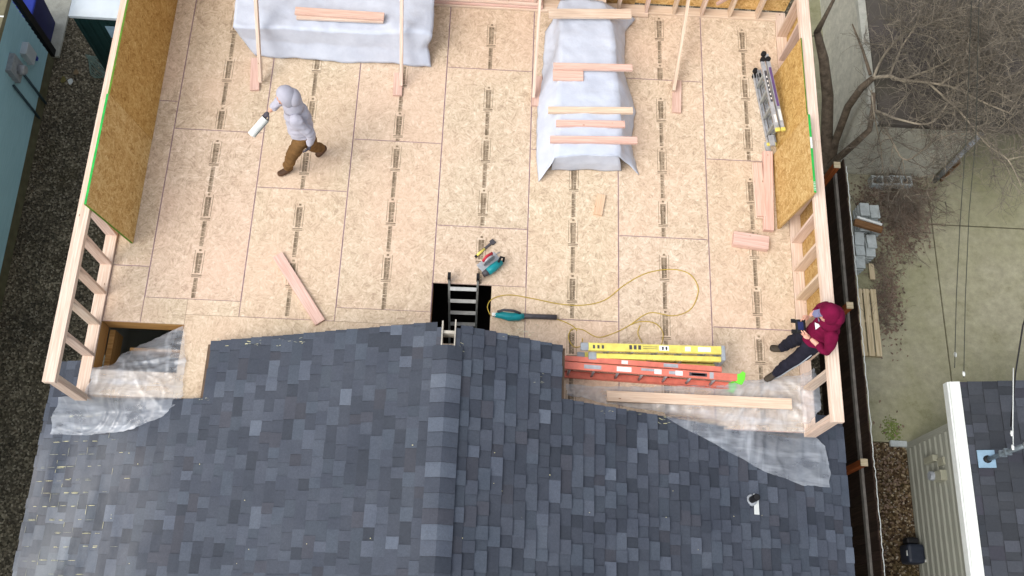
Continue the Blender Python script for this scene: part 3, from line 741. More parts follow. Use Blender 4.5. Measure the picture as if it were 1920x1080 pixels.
small = loft('tarp', [
    [(1022, 60, .02), (1016, 150, .02), (1010, 182, .02), (1006, 240, .02), (1006, 300, .02), (1009, 342, .012)],
    [(1036, 40, .2), (1040, 95, .2), (1028, 150, .22), (1022, 200, .2), (1022, 260, .2), (1022, 325, .15)],
    [(1050, 0, .40), (1050, 60, .40), (1050, 120, .40), (1045, 180, .40), (1045, 240, .40), (1040, 296, .37)],
    [(1085, -4, .41), (1090, 80, .41), (1100, 150, .41), (1100, 210, .41), (1100, 250, .41), (1100, 292, .39)],
    [(1130, 4, .40), (1150, 60, .40), (1155, 130, .40), (1162, 200, .40), (1165, 250, .40), (1160, 294, .37)],
    [(1165, 20, .2), (1166, 60, .2), (1167, 130, .2), (1180, 190, .2), (1176, 240, .2), (1180, 310, .16)],
    [(1192, 36, .05), (1172, 62, .02), (1170, 140, .02), (1192, 208, .02), (1182, 268, .02), (1198, 328, .012)]],
    M_TARP, .022, 60, 6, seed=11, freq=3.2)
tag(small, 'narrow white tarp weighed down with boards over a lumber pile', 'tarp')
# open front flap of the small tarp
fr = loft('tarp_flap', [[(1040, 294, .38), (1100, 290, .395), (1160, 292, .38)], [(1036, 308, .2), (1100, 306, .2), (1163, 308, .2)], [(1034, 319, .012), (1100, 319, .012), (1165, 321, .012)]], M_TARP, .016, 24, 6, seed=5, freq=4)
fr.parent = small
fr = loft('tarp_flap', [[(1050, -2, .405), (1090, -6, .41), (1130, 4, .405)], [(1052, -12, .02), (1090, -14, .02), (1132, -6, .02)]], M_TARP, .012, 20, 6, seed=6, freq=4); fr.parent = small
m = MB(); a = U(1056, 8, 0); b = U(1150, 280, 0)
for q in range(4): m.box(a.x + .08 + q * .128, a.x + .20 + q * .128, b.y + .02, a.y + .02, .004, .35, c=tone())
tag(m.build('lumber_stack', M_WOOD), 'lumber stack hidden under the narrow white tarp', 'lumber stack')
m = MB(); a = U(470, -50, 0); b = U(790, 80, 0); m.box(a.x, b.x - .05, b.y + .25, a.y - .1, .004, .42, c=tone()); tag(m.build('lumber_stack', M_WOOD), 'wide low lumber stack hidden under the large white tarp', 'lumber stack')

def inside(p, poly):
    r = False; n = len(poly)
    for i in range(n):
        a, b = poly[i], poly[(i + 1) % n]
        if (a[1] > p[1]) != (b[1] > p[1]) and p[0] < (b[0] - a[0]) * (p[1] - a[1]) / (b[1] - a[1]) + a[0]: r = not r
    return r
def film(poly, hf, step, wr, seed, freq, label):
    """film laid over whatever is below it (hf = height there), outlined by poly, wrinkled"""
    m = MB(); xs_ = [p[0] for p in poly]; ys_ = [p[1] for p in poly]; idx = {}
    nx_ = int((max(xs_) - min(xs_)) / step) + 2; ny_ = int((max(ys_) - min(ys_)) / step) + 2
    def snap(px, py):       # pull outline points onto the outline for a clean edge
        best = None
        for i in range(len(poly)):
            a, b = Vector(poly[i]), Vector(poly[(i + 1) % len(poly)]); ab = b - a; q = max(0, min(1, (Vector((px, py)) - a).dot(ab) / ab.length_squared)); c_ = a + ab * q
            dd = (Vector((px, py)) - c_).length
            if best is None or dd < best[0]: best = (dd, c_)
        return best
    P_ = {}
    for j in range(ny_ + 1):
        for i in range(nx_ + 1):
            px, py = min(xs_) + i * step - step * .3, min(ys_) + j * step - step * .3; ins = inside((px, py), poly); dd, c_ = snap(px, py)
            if not ins and dd > step * 1.0: continue
            if not ins: px, py = c_
            if dd < step * 2.2: jit = noise.noise(Vector((px * .03, py * .03, seed))) * step * 1.6 + noise.noise(Vector((px * .1, py * .1, seed))) * step * .8; px += jit; py += jit * .6
            d = ray(px, py); p = None; z = 1.4
            while z > -1.2:
                p = CAM + d * ((z - CAM.z) / d.z)
                if p.z <= hf(p.x, p.y): break
                z -= .01
            wx_ = noise.noise(Vector((p.x * 1.3, p.y * 1.3, seed + 20))) * .5; a1, a2 = p.x * .8 + p.y * .6 + wx_, -p.x * .6 + p.y * .8 + wx_
            n1 = noise.noise(Vector((a1 * freq * .7, a2 * freq * 2.6, seed))); n2 = noise.noise(Vector((a1 * freq * 3.2, a2 * freq * 1.6, seed + 4))); n3 = noise.noise(Vector((p.x * freq * 6, p.y * freq * 6, seed + 7)))
            r1 = max(0, 1 - abs(n1) * 3.2); r2_ = max(0, 1 - abs(n2) * 4); e = min(1, .3 + dd / (step * 7)) if ins else .3
            p = p + Vector((n2 * wr * .3, n1 * wr * .3, (r1 * 1.0 + r2_ * .45 + abs(n3) * .25 + abs(n1) * .5) * wr * e + .012)); P_[(i, j)] = len(m.v); m.v.append(tuple(p))
    for j in range(ny_):
        for i in range(nx_):
            q = [P_.get(k) for k in ((i, j), (i + 1, j), (i + 1, j + 1), (i, j + 1))]
            q = [v for v in q if v is not None]
            if len(q) >= 3: m.face(q[::-1], sm=True)
    o = m.build('plastic_sheet', M_FILM)
    return tag(o, label, 'plastic sheet', 'clear plastic sheets over the open edges')
def h_left(x, y):
    if y > .66 and -.47 < x < .547:
        return .0 - .30 * min(1, (y - .66) * 2.2) * max(0, min(1, (.55 - x) * 1.6))
    if y > .34: return .012 if x > -.47 or y > .42 else .05
    q = min(1, (.34 - y) / .16); return (1 - q) * .012 + q * (zr(x) + .03)
def h_right(x, y):
    ye = yR(x) if x < 8.5 else .25
    if y > ye + .10: return .010 + (.03 if x > 8.36 else 0)
    q = min(1, (ye + .10 - y) / .12); return (1 - q) * .010 + q * max(.0 if y > .25 else -9, zr(x) + .035)
film([(168, 690), (214, 686), (232, 664), (285, 640), (347, 612), (347, 688), (344, 742), (336, 752), (300, 786), (232, 810), (168, 818), (95, 816), (103, 778), (110, 744), (152, 744), (172, 716)], h_left, 3.2, .055, 2.0, 1.8, 'crumpled clear plastic sheet hanging from the left floor opening onto the roof')
film([(1062, 722), (1120, 726), (1230, 726), (1370, 722), (1400, 712), (1500, 706), (1522, 690), (1534, 712), (1538, 768), (1512, 800), (1530, 822), (1548, 838), (1554, 880), (1552, 912), (1500, 908), (1430, 884), (1375, 852), (1325, 826), (1285, 806), (1252, 786), (1250, 776), (1150, 760), (1062, 742)], h_right, 3.6, .050, 8.0, 1.2, 'long clear plastic sheet trailing from the floor down the right roof slope')

# ------------------------------------------------------------------ ladders
def frame_from(a, b, z):
    A, B = U(a[0], a[1], z), U(b[0], b[1], z); d = (B - A); d.z = 0
    return A, d.normalized(), d.length
def step_ladder():
    A, ux, L = frame_from((1096, 650), (1352, 657), .44); uy = Vector((-ux.y, ux.x, 0)); uz = Vector((0, 0, 1)); A = Vector((A.x, A.y, 0))
    rt = thing('step_ladder', A, 'yellow step ladder with grey feet lying on its side above the orange ladder', 'ladder')
    def rail(y, z, mat_, lx, wd, nm='side_rail', x0=0):
        m = MB(); m.obox(A + ux * x0 + uy * (y - wd / 2) + uz * z, ux * (lx - x0), uy * wd, uz * .028); 
        m.obox(A + ux * x0 + uy * (y - wd / 2) + uz * (z - .02), ux * (lx - x0), uy * .004, uz * .02); m.obox(A + ux * x0 + uy * (y + wd / 2 - .004) + uz * (z - .02), ux * (lx - x0), uy * .004, uz * .02)
        return m.build(nm, mat_, rt, .002)
    top = rail(0, .43, M_YEL, L, .095); rail(0, .022, M_YEL, L, .095)
    rail(-.105, .39, M_YEL, L, .06, 'rear_rail', .1); rail(-.105, .06, M_YEL, L, .06, 'rear_rail', .1)
    for i in range(5):
        m = MB(); m.obox(A + ux * (.28 + i * .30) + uy * -.05 + uz * .05, uz * .38, uy * .09, ux * .025); m.build('step', M_ALU, rt)
    for i in range(3):
        m = MB(); m.obox(A + ux * (.4 + i * .40) + uy * -.115 + uz * .088, uz * .30, uy * .02, ux * .03); m.build('rear_brace', M_ALU, rt)
    m = MB(); m.obox(A + ux * L + uy * -.13 + uz * .0, ux * .05, uy * .19, uz * .46); m.build('top_cap', M_GREYP, rt, .01)
    for y, z, x_ in ((0, .42, -.05), (0, .012, -.05), (-.105, .38, .05), (-.105, .05, .05)):
        m = MB(); m.obox(A + ux * x_ + uy * (y - .05) + uz * z, ux * .10, uy * .10, uz * .045); m.build('rubber_foot', M_GREYP, rt, .012)
    z = .4592; par = [top, [M_WHITE, M_DGREY]]
    def q(x0, x1, y0, y1, mi=0): m = MB(); m.poly([A + ux * x0 + uy * y0 + uz * z, A + ux * x1 + uy * y0 + uz * z, A + ux * x1 + uy * y1 + uz * z, A + ux * x0 + uy * y1 + uz * (z)]); m.build('label_sticker', par[1][mi], par[0])
    for k in range(3): q(.10 + k * .055, .128 + k * .055, -.025, .02, 1)
    for k in range(3): q(.55 + k * .055, .585 + k * .055, -.025, .03, 1)
    q(.72, .90, -.012, -.006, 1); q(.72, .90, .012, .018, 1); q(.92, 1.04, -.03, .035); q(.955, .975, -.02, .02, 1); q(1.0, 1.02, -.02, .02, 1)
    q(1.24, 1.31, -.03, .03); q(1.40, 1.56, -.03, .03)
step_ladder()
def extension_ladder():
    A, ux, L = frame_from((1046, 684), (1382, 708), .43); uy = Vector((-ux.y, ux.x, 0)); uz = Vector((0, 0, 1)); A = Vector((A.x, A.y, 0))
    rt = thing('extension_ladder', A, 'orange extension ladder with lime green feet lying on its side', 'ladder')
    def rail(y, z, x0, x1, wd, nm):
        m = MB(); m.obox(A + ux * x0 + uy * (y - wd / 2) + uz * z, ux * (x1 - x0), uy * wd, uz * .012)
        for yy in (y - wd / 2, y + wd / 2 - .005): m.obox(A + ux * x0 + uy * yy + uz * (z - .026 if z > .2 else z + .0125), ux * (x1 - x0), uy * .005, uz * .026)
        return m.build(nm, M_ORA, rt, .002)
    top = rail(0, .43, 0, L, .088, 'base_rail'); rail(0, .012, 0, L, .088, 'base_rail'); fl_ = rail(.098, .40, .05, L - .18, .066, 'fly_rail'); rail(.098, .05, .05, L - .18, .066, 'fly_rail')
    for i in range(7):
        m = MB(); p = A + ux * (.16 + i * .30); m.tube([p + uz * .026, p + uz * .43], .017, 8); m.build('rung', M_ALU, rt)
        m = MB(); p = A + ux * (.22 + i * .27) + uy * .098; m.tube([p + uz * .063, p + uz * .40], .016, 8); m.build('rung', M_ALU, rt)
    for z, sg in ((.44, 1), (.02, 1)):
        m = MB(); p = A + ux * (L + .03) + uz * z
        m.prism([p + ux * -.05 + uy * -.06, p + ux * .03 + uy * -.085, p + ux * .065 + uy * -.02, p + ux * .075 + uy * .065, p + ux * .04 + uy * .085, p + ux * .0 + uy * .05, p + ux * -.03 + uy * .045], uz * -.04); m.build('rubber_foot', M_LIME, rt, .006)
    for z in (.41, .05):
        m = MB(); m.obox(A + ux * .02 + uy * .06 + uz * z, ux * .05, uy * .08, uz * .03); m.build('rail_end_cap', M_LIME, rt, .005)
    z = .4432; par = [top, [M_WHITE, M_ALU, M_DGREY]]
    def q(x0, x1, y0, y1, mi=0): m = MB(); m.poly([A + ux * x0 + uy * y0 + uz * z, A + ux * x1 + uy * y0 + uz * z, A + ux * x1 + uy * y1 + uz * z, A + ux * x0 + uy * y1 + uz * (z)]); m.build('label_sticker', par[1][mi], par[0])
    for x0, x1 in ((.72, .90), (1.18, 1.27), (1.44, 1.53)): q(x0, x1, -.03, .03)
    q(.32, .53, -.025, .025, 1); q(1.02, 1.18, .0, .03, 1); q(1.61, 1.83, -.022, .022, 2); q(1.64, 1.81, -.012, .012, 0); q(1.36, 1.44, -.02, .02, 1); q(1.86, 1.91, -.04, .04, 1)
    z = .4132; par[0] = fl_
    q(.78, .86, .075, .12); q(1.30, 1.48, .075, .12, 1)
extension_ladder()
def folding_ladder():
    A = U(1474, 246, .46); B = U(1442, 100, .46); ux = B - A; ux.z = 0; L = ux.length; ux.normalize(); uy = Vector((-ux.y, ux.x, 0)); uz = Vector((0, 0, 1)); A = Vector((A.x, A.y, 0))
    rt = thing('folding_ladder', A, 'folded aluminium ladder with yellow tips lying on its side by the right wall', 'ladder')
    for y, dx in ((.03, 0), (.105, .07)):
        for z in (.43, .02):
            m = MB(); m.obox(A + ux * (.05) + uy * (y - .024) + uz * z, ux * (L - .05 - dx), uy * .048, uz * .026)
            for yy in (y - .024, y + .019): m.obox(A + ux * .05 + uy * yy + uz * (z + (.026 if z < .2 else -.03)), ux * (L - .05 - dx), uy * .005, uz * .03)
            rl = m.build('side_rail', M_ALU, rt, .002)
            if z > .2:
                def st(x0, x1, hw, mt_, zz=.4565): m = MB(); m.obox(A + ux * x0 + uy * (y - hw) + uz * zz, ux * (x1 - x0), uy * hw * 2, uz * .002); m.build('label_sticker', mt_, rl)
                if y < .05: st(L * .32, L * .82, .017, M_PURP); st(L * .14, L * .14 + .17, .017, M_TRIMW)
                else:
                    st(L * .12, L * .12 + .12, .017, M_WHITE); st(L * .38, L * .78, .017, M_DGREY)
                    for k in range(6): st(L * (.41 + .055 * k), L * (.41 + .055 * k) + .03, .008, M_WHITE, .459)
            m = MB(); m.obox(A + ux * .015 + uy * (y - .03) + uz * (z - .004), ux * .05, uy * .06, uz * .036); m.build('end_tip', M_YEL, rt, .004)
        for i in range(4):
            m = MB(); m.obox(A + ux * (.16 + i * .255) + uy * (y - .018) + uz * .047, uz * .383, uy * .036, ux * .03); m.build('rung', M_ALUD, rt)
    for y, x_ in ((.03, L - .09), (.105, L - .09), (.075, L - .0)):
        for z in (.43, .01): m = MB(); p = A + ux * x_ + uy * y + uz * z; m.tube([p, p + uz * .045], .036, 14); m.build('hinge', M_BLACK, rt)
    m = MB(); m.obox(A + ux * -.08 + uy * .09 + uz * .006, ux * .16, uy * .07, uz * .03); m.obox(A + ux * -.08 + uy * .09 + uz * .2, ux * .16, uy * .07, uz * .03); m.build('flared_leg', M_ALU, rt, .003)
folding_ladder()
def hatch_ladder():
    A0, A1 = U(842, 524, .12), U(896, 526, .12); d = Vector((.0, -.62, -2.9))
    rt = thing('straight_ladder', (A0 + A1) / 2, 'grey ladder standing in the square floor opening by the ridge', 'ladder'); t_ = A1 - A0
    for p in (A0, A1):
        m = MB(); m.beam(p, p + d, .028, .07, up=(0, 1, .2)); m.build('side_rail', M_ALUD, rt, .003)
        m = MB(); m.beam(p - d.normalized() * .05, p + d.normalized() * .03, .04, .08, up=(0, 1, .2)); m.build('end_cap', M_BLACK, rt)
    n = d.normalized()
    for i in range(9):
        p = A0 + n * (.22 + i * .30); m = MB(); m.beam(p + t_ * .03, p + t_ * .97, .05, .032, up=(0, -.3, 1)); m.build('rung', M_RUNG, rt, .004)
hatch_ladder()

# ------------------------------------------------------------------ tools and cord
def uvw(a, b, z=0):
    A, B = U(a[0], a[1], z), U(b[0], b[1], z); x_ = (B - A); L = x_.length; x_.normalize(); return A, x_, Vector((-x_.y, x_.x, 0)), Vector((0, 0, 1)), L
A, ux, uy, uz, L = uvw((925, 594), (1043, 597))
rt = thing('leaf_blower', A, 'teal leaf blower with a long dark nozzle lying beside the floor opening', 'leaf blower')
m = MB(); m.tube([A + ux * .02 + uy * .0 + uz * .07, A + ux * .10 + uz * .075, A + ux * .2 + uy * -.02 + uz * .075, A + ux * .32 + uy * -.015 + uz * .07, A + ux * .385 + uz * .06], [.03, .046, .056, .052, .036], 14); m.build('motor_housing', M_TOOL, rt)
m = MB(); m.tube([A + ux * .37 + uz * .06, A + ux * .5 + uz * .055, A + ux * L + uz * .045], [.036, .032, .034], 14, cap=True); m.build('nozzle', M_DGREY, rt)
m = MB(); m.tube([A + ux * .05 + uy * .03 + uz * .12, A + ux * .13 + uy * .04 + uz * .165, A + ux * .25 + uy * .035 + uz * .16, A + ux * .34 + uy * .02 + uz * .11], .017, 10); m.build('handle', M_DGREY, rt)
m = MB(); m.obox(A + ux * -.02 + uy * -.02 + uz * .04, ux * .05, uy * .045, uz * .06); m.build('power_plug', M_TRIMW, rt, .006)
A, ux, uy, uz, L = uvw((909, 513), (946, 484))
rt = thing('circular_saw', A, 'teal circular saw with a grey base plate and a red guard on the floor', 'saw')
m = MB(); m.obox(A + ux * -.01 + uy * .02 + uz * .002, ux * .30, uy * .14, uz * .006); m.build('base_plate', M_ALU, rt, .003)
m = MB(); m.tube([A + ux * .02 + uy * -.03 + uz * .08, A + ux * .10 + uy * -.035 + uz * .085, A + ux * .25 + uy * -.03 + uz * .08], [.05, .055, .045], 14); m.build('motor_housing', M_TOOL, rt)
m = MB(); m.tube([A + ux * -.05 + uy * -.02 + uz * .08, A + ux * .03 + uy * -.03 + uz * .08], [.036, .05], 12); m.build('motor_cap', M_DGREY, rt)
m = MB(); p = A + ux * .14 + uy * .075 + uz * .07; m.tube([p, p + uy * .035], .092, 24); m.build('blade_guard', M_ALU, rt)
m = MB(); m.tube([A + ux * .06 + uy * .11 + uz * .12, A + ux * .13 + uy * .12 + uz * .165, A + ux * .22 + uy * .115 + uz * .14], .020, 10); m.build('guard_lever', M_RED, rt)
m = MB(); m.tube([A + ux * .20 + uy * -.03 + uz * .13, A + ux * .27 + uy * .0 + uz * .15, A + ux * .31 + uy * -.02 + uz * .10, A + ux * .27 + uy * -.05 + uz * .07], .016, 10); m.build('handle', M_BLACK, rt)
m = MB(); m.tube([A + ux * .27 + uy * .12 + uz * .01, A + ux * .35 + uy * .10 + uz * .01], .006, 6); m.build('rip_fence_rod', M_ALU, rt)
A, ux, uy, uz, L = uvw((893, 481), (926, 453))
rt = thing('hammer_tacker', A, 'yellow handled hammer tacker lying on the floor beside the saw', 'hammer tacker')
m = MB(); m.tube([A + uz * .018, A + ux * .08 + uz * .02, A + ux * .16 + uz * .02], [.016, .018, .014], 10); m.build('handle', M_YEL, rt)
m = MB(); m.tube([A + ux * -.02 + uz * .018, A + ux * .01 + uz * .018], .017, 10); m.build('handle_end', M_BLACK, rt)
m = MB(); m.obox(A + ux * .15 + uy * -.014 + uz * .004, ux * (L - .15), uy * .03, uz * .03); m.obox(A + ux * (L - .05) + uy * -.035 + uz * .003, ux * .055, uy * .07, uz * .036); m.build('staple_head', M_DGREY, rt, .004)
def smooth_path(pts, z, n=8):
    P = [U(p[0], p[1], z) for p in pts]; P = [P[0]] + P + [P[-1]]; out = []
    for i in range(1, len(P) - 2):
        for k in range(n):
            q = k / n; a, b, c_, d_ = P[i - 1:i + 3]
            out.append(.5 * ((2 * b) + (c_ - a) * q + (2 * a - 5 * b + 4 * c_ - d_) * q * q + (3 * b - a - 3 * c_ + d_) * q ** 3))
    return out + [P[-2]]
m = MB(); m.tube(smooth_path([(920, 592), (914, 575), (924, 560), (955, 553), (1000, 560), (1050, 570), (1095, 572), (1135, 562), (1170, 535), (1210, 513), (1255, 505), (1290, 512), (1308, 535), (1306, 560), (1292, 582), (1262, 592), (1225, 586), (1205, 592), (1180, 610), (1150, 625), (1120, 632), (1092, 618), (1072, 618), (1066, 634), (1076, 650), (1090, 648), (1092, 634)], .007), .0058, 6)
m.tube(smooth_path([(1180, 610), (1200, 603), (1228, 606), (1243, 624), (1240, 648)], .012), .0058, 6); m.tube(smooth_path([(1200, 610), (1196, 625), (1204, 642)], .012), .0058, 6)
m.tube(smooth_path([(1043, 598), (1060, 604), (1075, 612), (1082, 620)], .008), .0058, 6)
tag(m.build('extension_lead', M_CORD), 'yellow extension cord looping across the floor', 'cord')

# ------------------------------------------------------------------ people
def skin(chains, sub=2):
    """one continuous surface grown over connected joints; chains: list of [(key, pos, radius or (rx,ry))...]; equal keys join"""
    V, E, Rr, K = [], [], [], {}
    for ch in chains:
        last = None
        for key, p, r in ch:
            if key not in K: K[key] = len(V); V.append(tuple(p)); Rr.append(r if isinstance(r, tuple) else (r, r))
            if last is not None and (last, K[key]) not in E: E.append((last, K[key]))
            last = K[key]
    me = bpy.data.meshes.new('sk'); me.from_pydata(V, E, []); o = bpy.data.objects.new('sk', me); COL.objects.link(o)
    md = o.modifiers.new('skin', 'SKIN'); md.use_smooth_shade = True
    for i, r in enumerate(Rr): me.skin_vertices[0].data[i].radius = r; me.skin_vertices[0].data[i].use_root = (i == 0)
    ss = o.modifiers.new('sub', 'SUBSURF'); ss.levels = ss.render_levels = sub
    dg = bpy.context.evaluated_depsgraph_get(); dg.update()
    r = bpy.data.meshes.new_from_object(o.evaluated_get(dg)); bpy.data.objects.remove(o)
    return r
def join(meshes, name, mats, parent, fold=.0, seed=0):
    bm = bmesh.new()
    for me, mi in meshes:
        n0 = len(bm.faces); bm.from_mesh(me); bm.faces.ensure_lookup_table()
        for f in bm.faces[n0:]: f.material_index = mi; f.smooth = True
    if fold:
        bm.normal_update()
        for v in bm.verts:
            n1 = noise.noise(v.co * 9 + Vector((seed, 0, 0))); n2 = noise.noise(Vector((v.co.x * 14, v.co.y * 14, v.co.z * 34)) + Vector((0, seed, 0)))
            v.co += v.normal * fold * (n1 * .8 + n2 * .7)
    me = bpy.data.meshes.new(name); bm.to_mesh(me); bm.free()
    for m_ in (mats if isinstance(mats, list) else [mats]): me.materials.append(m_)
    return link(name, me, parent)
def mbmesh(m):
    o = m.build('tmp', M_SKIN); me = o.data; bpy.data.objects.remove(o); return me
def hand_chains(W_, D, N, S_, tag_, curl=.9):
    """wrist W_, finger direction D, palm normal N (fingers curl towards it), thumb side S_"""
    D, N, S_ = D.normalized(), N.normalized(), S_.normalized(); out = []
    pc = W_ + D * .05; pk = W_ + D * .088
    out.append([(tag_ + 'w', W_, (.028, .022)), (tag_ + 'p', pc, (.04, .02)), (tag_ + 'k', pk, (.038, .016))])
    fingers = []
    for i, (o_, l_) in enumerate(((.030, .075), (.010, .085), (-.010, .08), (-.030, .062))):
        b = pk + S_ * o_ - D * .01; a1 = curl * .5; a2 = curl * 1.3
        p1 = b + (D * math.cos(a1) + N * math.sin(a1)) * l_ * .5; p2 = p1 + (D * math.cos(a2) + N * math.sin(a2)) * l_ * .5
        fingers.append([(0, b, .0095), (1, p1, .009), (2, p2, .0075)])
    b = W_ + D * .03 + S_ * .03; fingers.append([(0, b, .012), (1, b + S_ * .03 + D * .03 + N * .01, .010), (2, b + S_ * .035 + D * .06 + N * .03, .008)])
    return out, fingers
def head_mesh(c, fwd, up, r=.098):
    fwd = fwd.normalized(); side = up.cross(fwd).normalized(); up = fwd.cross(side).normalized(); M = Matrix((side, fwd, up)).transposed()
    m = MB(); m.ball(c, r * .80, r * .98, r * 1.18, 0, 20, M)
    m.ball(c + fwd * r * .45 - up * r * .62, r * .55, r * .5, r * .5, 0, 14, M)           # jaw
    m.tube([c + fwd * r * .93 + up * .02, c + fwd * (r * 1.12) - up * .018, c + fwd * r * .95 - up * .03], [.008, .016, .010], 8)   # nose
    for s_ in (-1, 1):
        m.ball(c + side * s_ * r * .82 - up * .005, .012, .022, .032, 0, 8, M)           # ears
        m.ball(c + fwd * r * .86 + side * s_ * .032 + up * .012, .013, .012, .009, 1, 8, M)   # eyes
    m.tube([c + fwd * r * .93 - side * .024 - up * .052, c + fwd * r * .985 - up * .05, c + fwd * r * .93 + side * .024 - up * .052], .006, 6, 2)
    o = m.build('tmp', [M_SKIN]); me = o.data; bpy.data.objects.remove(o); return me
def person(root, J, mats, hood_dir, seed):
    V3 = Vector; J = {k: V3(v) for k, v in J.items()}
    up = (J['neck'] - J['pelvis']).normalized()
    # body: trunk, legs, arms in one skin, with head and hands
    body = skin([[('pel', J['pelvis'], (.11, .085)), ('waist', J['pelvis'].lerp(J['chest'], .5), (.11, .08)), ('chest', J['chest'], (.12, .09)), ('neck', J['neck'], .055), ('head', J['head'] - (J['head'] - J['neck']) * .3, .06)]] +
        [[('pel', J['pelvis'], .10), ('hip' + s, J['hip' + s], .065), ('knee' + s, J['knee' + s], .05), ('ank' + s, J['ank' + s], .042)] for s in 'LR'] +
        [[('chest', J['chest'], .12), ('sh' + s, J['sh' + s], .042), ('el' + s, J['el' + s], .042), ('wr' + s, J['wr' + s], .028)] for s in 'LR'])
    parts = [(body, 0), ]
    hm = head_mesh(J['head'], J['look'], (J['head'] - J['neck']).normalized())
    bm = bmesh.new(); bm.from_mesh(hm); bm.free()
    hands = []
    for s in 'LR':
        D, N, S_ = J['hd' + s], J['hn' + s], J['ht' + s]
        a, fg = hand_chains(J['wr' + s], D, N, S_, s); hands += [(skin(a), 3)] + [(skin([[(k, p, r) for k, p, r in f]], 1), 3) for f in fg]
    allp = [(body, 0)] + [(h, 3 if mats['glove'] else 0) for h, _ in hands]
    # head keeps its own slots
    b2 = bmesh.new()
    for me, mi in allp:
        n0 = len(b2.faces); b2.from_mesh(me); b2.faces.ensure_lookup_table()
        for f in b2.faces[n0:]: f.material_index = mi; f.smooth = True
    b2.from_mesh(hm); me = bpy.data.meshes.new('body'); b2.to_mesh(me); b2.free()
    for q in (M_SKIN, M_BLACK, M_RED, mats['glove'] or M_SKIN): me.materials.append(q)
    link('body', me, root)
    # sweater: sleeves and trunk, a little outside the body
    c = J['chest']; pl = J['pelvis']
    top = skin([[('hem', pl - up * .06, (.165, .14)), ('pel', pl + up * .06, (.17, .14)), ('w', pl.lerp(c, .5), (.165, .135)), ('chest', c, (.185, .15)), ('n', J['neck'] - up * .05, .135), ('n2', J['neck'] + up * .01, .09)]], 3)
    arms = [(skin([[(0, c.lerp(J['sh' + s], .40) + up * .05, .10), (1, J['sh' + s], .090), (2, J['sh' + s].lerp(J['el' + s], .5), .072), (3, J['el' + s], .066), (4, J['el' + s].lerp(J['wr' + s], .4), .058), (5, J['el' + s].lerp(J['wr' + s], mats.get('cuff' + s, .86)), .05)]], 3), 0) for s in 'LR']
    sweater = join([(top, 0)] + arms, 'sweater', mats['top'], root, .022, seed)
    fw = J['look'].normalized(); hu = (J['head'] - J['neck']).normalized(); b = J['head'] - fw * .02 + hu * .015
    m = MB(); side = hu.cross(fw).normalized(); M = Matrix((side, fw, hu)).transposed()
    m.ball(b - fw * .012, .122, .125, .150, 0, 24, M)
    m.ball(b - fw * .075 - hu * .075, .118, .085, .115, 0, 20, M)
    hm2 = mbmesh(m); bm = bmesh.new(); bm.from_mesh(hm2)
    for v in list(bm.verts):
        r_ = v.co - b
        if r_.dot(fw) > .062 and r_.dot(hu) < .075: bm.verts.remove(v)
    bm.to_mesh(hm2); bm.free()
    m = MB(); m.tube([J['neck'] - up * .06, J['neck'] - up * .01, J['neck'] + hu * .045 - fw * .015, J['head'] - fw * .045 - hu * .05], [.13, .128, .118, .10], 20); col = mbmesh(m)
    join([(hm2, 0), (col, 0)], 'hood', mats['top'], root, .010, seed + 3)
    tr = skin([[('pel', pl + up * .05, (.165, .13)), ('p2', pl - up * .03, (.165, .13))]] + [[('p2', pl - up * .03, .15), ('hip' + s, J['hip' + s], .108), ('knee' + s, J['knee' + s], .078), ('cal' + s, J['knee' + s].lerp(J['ank' + s], .5), .07), ('ank' + s, J['ank' + s].lerp(J['knee' + s], .08), .062)] for s in 'LR'], 3)
    trs = join([(tr, 0)], 'trousers', mats['leg'], root, .02, seed + 7)
    for s in 'LR':
        a = J['ank' + s]; h = J['heel' + s]; q = J['toe' + s]
        sh = skin([[(0, a + Vector((0, 0, .03)), .052), (1, a.lerp(h, .6), .05), (2, h.lerp(q, .35), (.048, .042)), (3, h.lerp(q, .7), (.052, .036)), (4, q, (.042, .028))], [(1, a.lerp(h, .6), .05), (5, h, (.042, .035))]])
        join([(sh, 0)], 'shoe', mats['shoe'], root)
    return sweater, trs
V3 = Vector
# worker walking with a white roll
p1 = thing('person', (1.78, 3.6, 0), 'person in pale grey hooded top and brown trousers walking with a white roll', 'person')
person(p1, dict(pelvis=(1.92, 3.60, .88), chest=(1.90, 3.68, 1.20), neck=(1.87, 3.71, 1.40), head=(1.80, 3.72, 1.535), look=(-.72, -.22, -.55),
    hipL=(1.90, 3.52, .84), hipR=(1.95, 3.69, .84), kneeL=(1.72, 3.47, .48), kneeR=(1.97, 3.66, .46), ankL=(1.615, 3.50, .10), ankR=(2.05, 3.80, .15),
    heelL=(1.66, 3.53, .045), toeL=(1.47, 3.43, .035), heelR=(2.10, 3.83, .11), toeR=(1.95, 3.74, .035),
    shL=(1.90, 3.52, 1.33), shR=(1.87, 3.86, 1.34), elL=(2.07, 3.50, 1.09), elR=(1.66, 3.90, 1.17), wrL=(2.02, 3.46, .86), wrR=(1.50, 3.80, 1.04),
    hdL=(-.3, -.1, -1), hnL=(-1, 0, 0), htL=(-.4, -.6, 0), hdR=(-.6, -.55, -.35), hnR=(0, .1, -1), htR=(.6, -.6, 0)),
    dict(top=M_HOOD, leg=M_BROWN, shoe=M_BOOT, glove=M_GLOVE, cuffL=.98, cuffR=.80), None, 1.0)
m = MB(); a = U(498, 222, 1.0); b = U(471, 253, .88); dr = (b - a).normalized(); sd = dr.cross(Vector((0, 0, 1))).normalized(); n = 18
rows = []
for k in range(n + 1):
    th = k / n * 9.4; rr = .040 + .006 * th / 3.1
    rows.append(sd * math.cos(th) * rr + dr.cross(sd) * math.sin(th) * rr)
for k in range(n): m.poly([a + rows[k], b + rows[k], b + rows[k + 1], a + rows[k + 1]])
